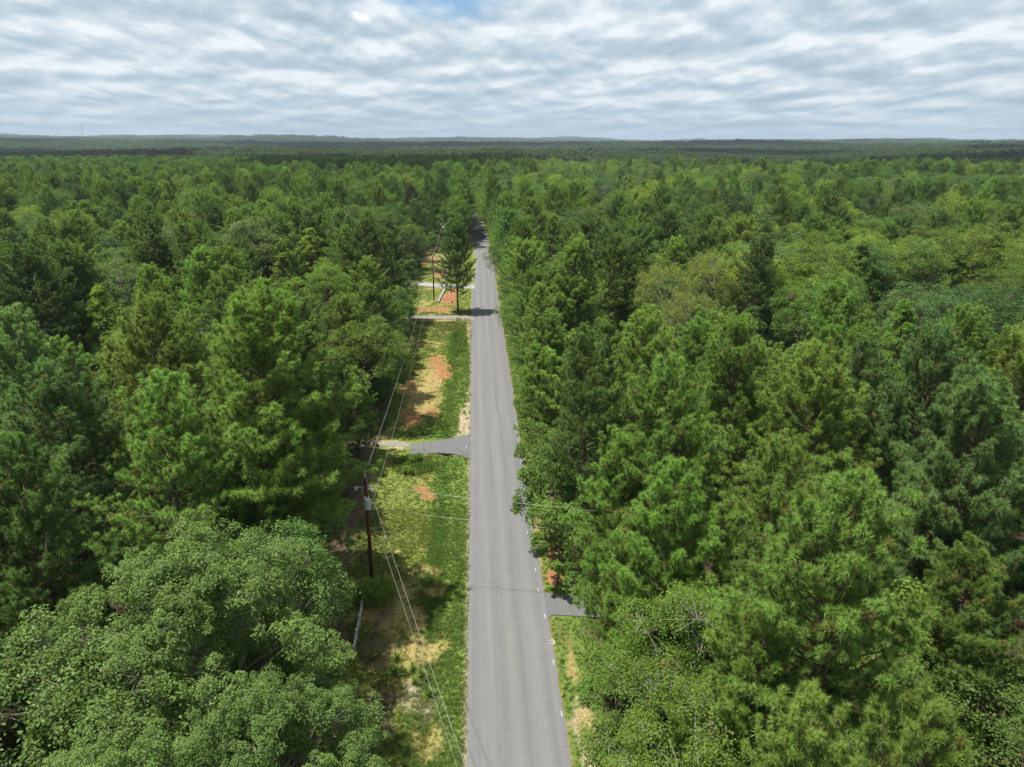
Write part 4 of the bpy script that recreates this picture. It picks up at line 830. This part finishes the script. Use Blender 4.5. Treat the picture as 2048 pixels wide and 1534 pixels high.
# strap-leaved plants
def straps(K, Lf, w, up, base=.05):
    C = Leafy(); a = np.arange(K) * 2.4; el_ = np.radians(np.linspace(5, up, K) + rng.normal(0, 5, K)); d = np.stack([np.cos(a) * np.cos(el_), np.sin(a) * np.cos(el_), np.sin(el_)], 1)
    s_ = np.stack([-np.sin(a), np.cos(a), 0 * a], 1); ln = Lf * rng.uniform(.8, 1.1, (K, 1)); b = np.stack([0 * a, 0 * a, base + .25 * np.arange(K) / K], 1) + d * .05
    m1 = b + d * ln * .5; tp = b + d * ln + np.array([0, 0, -.12]) * ln * np.cos(el_)[:, None]
    V = np.stack([b - s_ * w * .4, m1 - s_ * w * .5, tp, m1 + s_ * w * .5, b + s_ * w * .4], 1).reshape(-1, 3)
    return mesh_np('straps', V, np.arange(5 * K), 5, M['leaf'], False, {'vary': ('FLOAT', np.repeat(rng.random(K), 5)), 'age': ('FLOAT', np.repeat(np.where(np.arange(K) < K * .12, .8, 0.), 5))})
YU = [straps(80, .8, .075, 82), straps(70, .7, .07, 80)]
for (a, b, s_, lab) in ((787, 1352, 1.15, 'largest spiky yucca, in the tree shade below the utility pole'), (793, 1322, .85, 'spiky yucca just behind the largest one'), (806, 1350, .8, 'pale-tipped yucca touching the right side of the largest'),
                        (826, 1342, .7, 'small yucca at the back of the sunlit group'), (843, 1352, .8, 'dark yucca in the middle of the sunlit group'), (829, 1366, .6, 'low yellowish yucca at the front left of the sunlit group'),
                        (857, 1388, .9, 'yucca nearest the wires at the end of the group')):
    x, y, _ = at(a, b); e_ = empty('yucca_plant', (x, y, float(hgt(x, y)) + .02), rng.uniform(0, 6), s_); tag(e_, lab, 'yucca', 'yuccas on the left verge')
    cr_ = link('leaf_rosette', YU[int(rng.integers(0, 2))], None, e_); cr_['tint'] = [.19, .26, .07]; MB().tube([(0, 0, -.1), (0, 0, .3)], [.07, .05], 7).build('stem', M['bark'], e_)
    fr_ = tuftmesh(40, .05, .04, .45); d_ = link('dry_skirt', fr_, None, e_); d_['tint'] = [.3, .22, .11]
x, y, _ = at(752, 1200)
e_ = empty('strap_leaf_bush', (x, y, 0)); tag(e_, 'round bush of arching strap leaves hiding the foot of the near utility pole', 'bush')
BU = straps(60, .75, .05, 78, .1); V = []; 
allv = []; allf = []; nvv = 0; var = []
for q in range(34):
    a = q * 2.4; r = 1.55 * math.sqrt((q + .5) / 34); cx_, cy_ = r * math.cos(a) * 1.1, r * math.sin(a) * .9; hz_ = .75 * (1 - (r / 1.9) ** 2) + .1
    co = np.empty(len(BU.vertices) * 3, np.float32); BU.vertices.foreach_get('co', co); co = co.reshape(-1, 3); th = rng.uniform(0, 6.28); R2 = np.array([[math.cos(th), -math.sin(th), 0], [math.sin(th), math.cos(th), 0], [0, 0, 1]])
    allv.append((co @ R2.T) * rng.uniform(.75, 1.05) + np.array([cx_, cy_, hz_])); allf.append(np.arange(len(co)) + nvv); nvv += len(co); var.append(np.repeat(rng.random(len(co) // 5), 5))
bm_ = mesh_np('bush', np.concatenate(allv), np.concatenate(allf), 5, M['leaf'], False, {'vary': ('FLOAT', np.concatenate(var)), 'age': ('FLOAT', np.zeros(nvv))})
o = link('foliage', bm_, None, e_); o['tint'] = [.20, .27, .05]
T_ = Sticks(); bs = np.array([[.9 * math.cos(q * 1.1), .9 * math.sin(q * 1.1), -.05] for q in range(9)]) * np.array([[.3 + .08 * q] for q in range(9)]) ; T_.seg(bs * np.array([1, 1, 0]) + [0, 0, -.05], bs * np.array([1.2, 1.2, 0]) + [0, 0, .8], .04, .03, 6)
link('stems', T_.mesh('stems', M['bark']), None, e_)
for a, b, s_, tn, lab in ((832, 925, .30, 'green', 'leafy weed clump below the curved driveway'), (815, 950, .26, 'lime', 'pale weed clump in the grass below the curved driveway'), (800, 1230, .0, '', ''), (845, 868, .26, 'green', 'weed clump at the top edge of the curved driveway'),
                          (822, 872, .24, 'green', 'small weed clump near the gravel track mouth'), (908, 672, .30, 'green', 'green brush at the far end of the lawn ditch'), (752, 1318, .20, 'green', 'small sprouting shrub in the shade by the white fence')):
    if not s_: continue
    x, y, _ = at(a, b); tm, cm, H0, R0 = P['under'][1]; e_ = empty('shrub', (x, y, float(hgt(x, y))), rng.uniform(0, 6), s_ * 1.3); e_.scale.z *= .8; tag(e_, lab, 'shrub', 'low shrubs on the left verge')
    for nm2, me_ in (('stem', tm), ('foliage', cm)):
        o = bpy.data.objects.new(nm2, me_); COL.objects.link(o); o.parent = e_; o['tint'] = [v * 1.35 for v in TINT[tn]]
# ------------------------------------------------------------------ utility poles and wires
def insulator(mb, p, s=1.0, ax=(0, 0, 1)):
    p = Vector(p); q = Vector(ax).to_track_quat('Z', 'Y').to_matrix(); pr = [(.03, 0), (.07, .02), (.035, .05), (.075, .08), (.035, .11), (.065, .14), (.03, .19), (.015, .2)]
    t = MB().lathe((0, 0, 0), [(r * s, z * s) for r, z in pr], 10); mb.add([p + q @ Vector(v) for v in t.v], t.f)
def utility_pole(a, b, H, mat, label, tx_z=None, tx_side=-1, r=.15):
    x, y, _ = at(a, b); z0 = float(hgt(x, y)); e_ = empty('utility_pole', (x, y, z0)); tag(e_, label, 'utility pole', 'utility poles left of the road')
    MB().tube([(0, 0, -.5), (0, 0, H * .5), (0, 0, H)], [r * 1.1, r * .93, r * .75], 14).build('pole_shaft', mat, e_, True)
    c_ = MB(); insulator(c_, (0, 0, H - .02), 1.5); c_.build('top_insulator', M['porcelain'], e_, True)
    c_ = MB(); c_.tube([(-.12, 0, H - .85), (-.75, -.05, H - .80)], .035, 6); c_.tube([(.1, 0, H - .85), (.30, 0, H - .85)], .03, 6); c_.tube([(-.12, 0, H - 1.1), (-.5, -.03, H - .85)], .02, 5); c_.build('bracket', M['galv'], e_)
    c_ = MB(); insulator(c_, (.30, 0, H - .85), 1.2, (1, 0, -.05)); insulator(c_, (.55, 0, H - .86), 1.2, (1, 0, -.05)); c_.build('strain_insulator', M['porcelain'], e_, True)
    c_ = MB(); insulator(c_, (-.72, -.05, H - .82), 1.3, (.1, 0, -1)); c_.tube([(-.80, -.05, H - .75), (-.84, -.05, H - 1.15)], .035, 8); c_.build('fuse_cutout', M['porcelain'], e_, True)
    if tx_z:
        t_ = MB(); pr = [(.02, -.02), (.26, 0), (.275, .05), (.275, .82), (.30, .83), (.30, .88), (.22, .95), (.03, .98)]; t_.lathe((0, 0, 0), pr, 24); tr_ = t_.build('transformer', M['can'], e_, False)
        tr_.location = (tx_side * -.12, -.40, tx_z); tr_.scale = (.88, .88, .92)
        f_ = MB()
        for q in range(8):
            a_ = q * math.pi / 4 + .2; f_.box((.29 * math.cos(a_), .29 * math.sin(a_), .42), (.05, .02, .6), a_)
        fo = f_.build('cooling_fin', M['can'], tr_); 
        l_ = MB(); insulator(l_, (-.12, 0, .93), 1.3, (-.4, 0, 1)); insulator(l_, (.1, .05, .95), 1.0, (.1, 0, 1)); l_.build('bushing', M['porcelain'], tr_, True)
        w_ = MB(); w_.tube([(-.22, -.42, tx_z + 1.2), (-.45, -.3, tx_z + 1.45), (-.75, -.08, H - 1.15)], .012, 5); w_.build('jumper_lead', M['black'], e_)
        w_ = MB(); w_.box((0, -.12, tx_z + .2), (.12, .2, .1)); w_.box((0, -.12, tx_z + .7), (.12, .2, .1)); w_.build('mounting_bracket', M['galv'], e_)
    c_ = MB(); nz = H - 2.75; c_.tube([(.1, 0, nz), (.26, 0, nz)], .025, 6); c_.box((.02, 0, nz), (.36, .36, .08)); c_.build('neutral_clamp', M['galv'], e_); c_ = MB(); insulator(c_, (.26, 0, nz - .08), .9); c_.build('spool_insulator', M['porcelain'], e_, True)
    g_ = MB(); g_.tube([(-.14, -.03, .1), (-.12, -.03, H - 1)], .008, 4); g_.build('ground_wire', M['wire'], e_)
    return Vector((x, y, z0)), H
A1, H1 = utility_pole(745, 1172, 9.75, M['pole'], 'nearest utility pole, reddish brown, with a grey transformer can', 7.25)
A2, H2 = utility_pole(868, 600, 9.9, M['poledark'], 'second utility pole, dark, on the red clay yard', None)
A3, H3 = utility_pole(888, 508, 10.2, M['poledark'], 'third utility pole with a pale transformer, behind the lone pine', 7.9)
x, y, _ = at(873, 604); e_ = MB().lathe((x, y, 0), [(.3, 0), (.3, .35), (.2, .45)], 12).build('cable_pedestal', M['concrete']); tag(e_, 'small pale pedestal at the foot of the second utility pole', 'pedestal')
def wire(name, p, q, sag, r, label, grp='overhead power lines'):
    p = Vector(p); q = Vector(q); n_ = 28; pts = [p.lerp(q, i / n_) - Vector((0, 0, 4 * sag * (i / n_) * (1 - i / n_))) for i in range(n_ + 1)]
    return tag(MB().tube(pts, r, 5).build(name, M['wire'], None, True), label, 'power line', grp)
T1 = A1 + Vector((0, 0, H1 + .25)); N1 = A1 + Vector((.26, 0, H1 - 2.75)); T2 = A2 + Vector((0, 0, H2 + .25)); N2 = A2 + Vector((.26, 0, H2 - 2.75)); T3 = A3 + Vector((0, 0, H3 + .25)); N3 = A3 + Vector((.26, 0, H3 - 2.75))
wire('power_line', T1, T2, 1.6, .014, 'upper wire from the nearest pole top to the second pole'); wire('power_line', N1, N2, 1.6, .013, 'lower wire from the nearest pole to the second pole')
wire('power_line', T2, T3, .8, .022, 'upper wire from the second pole to the third pole'); wire('power_line', N2, N3, .8, .02, 'lower wire from the second pole to the third pole')
T4 = Vector((13.5, 16, 34)) ; B1 = Vector(at(932, 1534, 9.0)); B2 = Vector(at(916, 1534, 6.4))
def beyond(p, q, k): return p + (q - p) * k
wire('power_line', T1, beyond(T1, B1, 2.4), .12, .011, 'upper wire from the nearest pole running to the bottom edge of the picture'); wire('power_line', N1, beyond(N1, B2, 2.4), .12, .010, 'lower wire from the nearest pole running to the bottom edge of the picture')
c1 = Vector(at(1215, 1022, 8.3)); c2 = Vector(at(1150, 1059, 6.4)); S1 = A1 + Vector((.8, 0, H1 - .9))
wire('power_line', S1, beyond(S1, c1, 1.45), .1, .012, 'upper wire crossing the road into the right trees'); wire('power_line', N1, beyond(N1, c2, 1.6), .1, .012, 'lower wire crossing the road into the right trees')
g1 = A1 + Vector((-.15, 0, H1 - .95)); g2 = A1 + Vector((-.1, -.1, H1 - 2.7))
wire('guy_wire', g1, Vector(at(684, 1043, 6.6)).lerp(g1, -1.9), 0, .014, 'long guy wire slanting down to the left from near the pole top', 'guy wires of the nearest pole')
wire('guy_wire', g2, Vector(at(689, 1035, 6.4)).lerp(g2, -1.5), .1, .014, 'flattest of the wires leaving the nearest pole to the left', 'guy wires of the nearest pole')
wire('guy_wire', g2, Vector(at(699, 1058, 5.0)).lerp(g2, -1.6), 0, .014, 'short steep guy wire below the transformer, going left', 'guy wires of the nearest pole')
s2 = A2 + Vector((-.1, 0, H2 - .4)); wire('service_wire', s2, s2 + Vector((-16, -2, -.6)), .4, .018, 'pale wire going left from the top of the second pole', 'service wires')
# ------------------------------------------------------------------ small built things
def fence(P0, P1, h, mat, label, nposts, rails=(.35, .62, .92)):
    P0 = Vector(P0); P1 = Vector(P1); d = P1 - P0; e_ = empty('rail_fence', P0); tag(e_, label, 'fence'); az = math.atan2(d.y, d.x)
    for i in range(nposts):
        p = d * (i / (nposts - 1)); MB().box((p.x, p.y, h / 2), (.13, .13, h), az).box((p.x, p.y, h + .02), (.17, .17, .05), az).build('post', mat, e_)
    for i in range(nposts - 1):
        for z in rails:
            a = d * (i / (nposts - 1)); b = d * ((i + 1) / (nposts - 1)); c_ = (a + b) / 2; MB().box((c_.x, c_.y, z * h), (d.length / (nposts - 1) - .14, .05, .10), az).build('rail', mat, e_)
    return e_
fa = at(708, 1312); fb = at(730, 1196); fence(fa, fb, .85, M['white'], 'white rail fence half hidden by the huge oak, in front of the bush', 5)
def lowwall(pts, w, h, label):
    e_ = empty('garden_edging', (0, 0, 0)); tag(e_, label, 'edging', 'pale concrete edgings in the red clay yard')
    for i in range(len(pts) - 1):
        a = Vector(pts[i]); b = Vector(pts[i + 1]); L_ = (b - a).length; k = max(1, int(L_ / 1.8)); az = math.atan2((b - a).y, (b - a).x)
        for j in range(k):
            c_ = a.lerp(b, (j + .5) / k); MB().box((c_.x, c_.y, h / 2 + rng.uniform(-.01, .01)), (L_ / k - .04, w, h), az + rng.normal(0, .006)).build('concrete_block', M['concrete'], e_)
lowwall([at(876, 606), at(884, 590), at(891, 577)], .42, .35, 'straight pale edging running from the concrete drive towards the camera')
lowwall([at(872, 557), at(891, 557)], .4, .3, 'short crosswise pale edging beyond the concrete drive'); lowwall([at(892, 555), at(897, 541)], .4, .3, 'short pale edging joining the crosswise one, running away')
def mailbox(a, b, label, mat):
    x, y, _ = at(a, b); e_ = empty('mailbox', (x, y, 0)); tag(e_, label, 'mailbox'); MB().box((0, 0, .5), (.1, .1, 1.0)).build('post', M['white'], e_)
    pr = [(-.1, 0), (.1, 0), (.1, .14), (.07, .2), (0, .23), (-.07, .2), (-.1, .14)]; V = [(-.28, p[0], 1.0 + p[1]) for p in pr] + [(.24, p[0], 1.0 + p[1]) for p in pr]; k = len(pr)
    MB().add(V, [tuple(range(k)), tuple(range(2 * k - 1, k - 1, -1))] + [(i, i + k, (i + 1) % k + k, (i + 1) % k) for i in range(k)]).build('box', mat, e_); MB().box((-.29, 0, 1.1), (.02, .19, .19)).build('door', mat, e_); MB().box((0, .12, 1.2), (.03, .02, .18)).build('flag', M['redbrown'], e_)
mailbox(1015, 683, 'small white mailbox at the right road edge against the trees', M['white'])
mailbox(905, 614, 'dark mailbox beside the trunk of the lone roadside pine', M['black'])
mailbox(893, 581, 'dark mailbox at the corner of the concrete drive', M['black'])
x, y, _ = at(826, 1175); z = float(hgt(x, y))
e_ = empty('black_birdlike_lawn_object', (x, y, z)); e_.name = 'crow'; tag(e_, 'small black shape alone on the grass right of the near pole', 'black_object')  # birdlike black shape modelled on a small black spot of unknown nature
rings = [(-.20, .015, .13), (-.14, .035, .14), (-.06, .07, .16), (.02, .085, .18), (.09, .065, .22), (.13, .045, .26), (.17, .045, .29), (.21, .03, .29), (.26, .008, .275)]
cb = MB(); cb.tube([(q[0], 0, q[2]) for q in rings], [q[1] for q in rings], 10); cb.build('body', M['black'], e_, True)
for s_ in (-1, 1): MB().tube([(.02, .035 * s_, .12), (.03, .035 * s_, 0), (.07, .04 * s_, .0)], .008, 5).build('leg', M['black'], e_)
cb = MB(); cb.add([(-.36, -.05, .10), (-.36, .05, .10), (-.12, .04, .15), (-.12, -.04, .15), (-.36, 0, .12), (-.12, 0, .19)], [(0, 1, 2, 3), (0, 4, 5, 3), (1, 4, 5, 2), (0, 1, 4), (3, 5, 2)]); cb.build('tail', M['black'], e_)
# fallen reddish branch in the feathery trees
x, y, z = at(1325, 1328, 10.5); C_ = Leafy(); k = 60; cc = np.stack([rng.uniform(-.8, .8, k), rng.normal(0, .15, k), rng.normal(0, .1, k)], 1); C_.needles(cc, unit(rng.normal(size=(k, 3))), 16, np.full(k, .2), .02, .8, rng.random(k), np.ones(k))
T_ = Sticks(); T_.path([(-.9, 0, 0), (0, .05, .05), (.9, 0, -.05)], .04, .015, 6); e_ = empty('dead_branch', (x, y, z), .3); tag(e_, 'rust red dead branch caught in the feathery lime trees', 'branch'); mm_ = C_.mesh('dn', M['redbrown'], 3)
link('dead_needles', mm_, None, e_)['tint'] = [.2, .08, .03]; link('limb', T_.mesh('limb', M['deadwood']), None, e_)
# far lattice masts on the horizon
def mast(a, b, dist, Hh, w, label):
    d = (CM3 @ Vector(((a - CX) / F, (CY - b) / F, -1.0))); s_ = dist / math.hypot(d.x, d.y); x, y = d.x * s_, d.y * s_; z0 = float(hgt(x, y)); e_ = empty('radio_mast', (x, y, z0)); tag(e_, label, 'radio mast', 'radio masts on the horizon')
    mb = MB(); c3 = [(w * math.cos(k * 2.094), w * math.sin(k * 2.094)) for k in range(3)]
    for cx_, cy_ in c3: mb.tube([(cx_, cy_, 0), (cx_ * .6, cy_ * .6, Hh)], .28, 4)
    nseg = int(Hh / 5); br_ = MB()
    for i in range(nseg):
        za, zb_ = Hh * i / nseg, Hh * (i + 1) / nseg; fa_, fb_ = 1 - .4 * i / nseg, 1 - .4 * (i + 1) / nseg
        for k in range(3): br_.tube([(c3[k][0] * fa_, c3[k][1] * fa_, za), (c3[(k + 1) % 3][0] * fb_, c3[(k + 1) % 3][1] * fb_, zb_)], .12, 3)
    mb.build('legs', M['mast'], e_); br_.build('bracing', M['mast'], e_); MB().tube([(0, 0, Hh), (0, 0, Hh + 4)], .3, 5).build('antenna', M['mast'], e_)
mast(166, 270, 4200, 95, 1.6, 'tallest grey lattice mast on the left horizon'); mast(638, 272, 6000, 85, 1.4, 'faint thin mast on the horizon left of the road'); mast(742, 272, 7000, 90, 1.4, 'faintest thin mast on the horizon, nearest above the road')
# ------------------------------------------------------------------ clouds whose shade lies on the far woods
def puff(cx_, cy_, rx, ry):
    h0 = 900.0; sx_ = cx_ - h0 / math.tan(SUN_EL) * math.cos(SHADOW_AZ); sy_ = cy_ - h0 / math.tan(SUN_EL) * math.sin(SHADOW_AZ)
    nu_, nv_ = 40, 14; V = []
    for j in range(nv_ + 1):
        ph = math.pi * j / nv_
        for i in range(nu_):
            th = 2 * math.pi * i / nu_; dx, dy, dz_ = math.sin(ph) * math.cos(th), math.sin(ph) * math.sin(th), math.cos(ph)
            r = .72 + .62 * float(fbm(np.array(dx * 1.7 + cx_ * .01), np.array(dy * 1.7 + dz_ + cy_ * .01), 4, 61)) ; V.append((sx_ + dx * rx * r, sy_ + dy * ry * r, h0 + dz_ * (110 if dz_ > 0 else 25) * r))
    idq = np.arange((nv_ + 1) * nu_).reshape(nv_ + 1, nu_); q = np.stack([idq[:-1], np.roll(idq[:-1], -1, 1), np.roll(idq[1:], -1, 1), idq[1:]], -1)
    return np.array(V), q.reshape(-1)
cv = []; cf = []; nn_ = 0
for c_ in CLOUDS:
    v_, f_ = puff(*c_); cv.append(v_); cf.append(f_ + nn_); nn_ += len(v_)
m, t, n_, l = newmat('cloud_white'); oo = n_.new('ShaderNodeOutputMaterial'); df = n_.new('ShaderNodeBsdfDiffuse'); df.inputs[0].default_value = (.9, .9, .9, 1); l.new(df.outputs[0], oo.inputs[0])
tag(link('clouds', mesh_np('clouds', np.concatenate(cv), np.concatenate(cf), 4, m, True)), 'fair weather clouds drifting over the far woods', kind='stuff')
# ------------------------------------------------------------------ air
mb = MB(); mb.box((0, 6500, 45), (34000, 15500, 150)); o = mb.build('haze', M['white']); o.data.materials.clear()
m, t, n_, l = newmat('pale_haze'); oo = n_.new('ShaderNodeOutputMaterial'); pv = n_.new('ShaderNodeVolumePrincipled'); pv.inputs['Density'].default_value = HAZE; pv.inputs['Color'].default_value = (.70, .85, 1.0, 1); pv.inputs['Anisotropy'].default_value = 0.2
l.new(pv.outputs[0], oo.inputs['Volume']); o.data.materials.append(m); tag(o, 'pale blue summer haze over the far woods', kind='stuff')
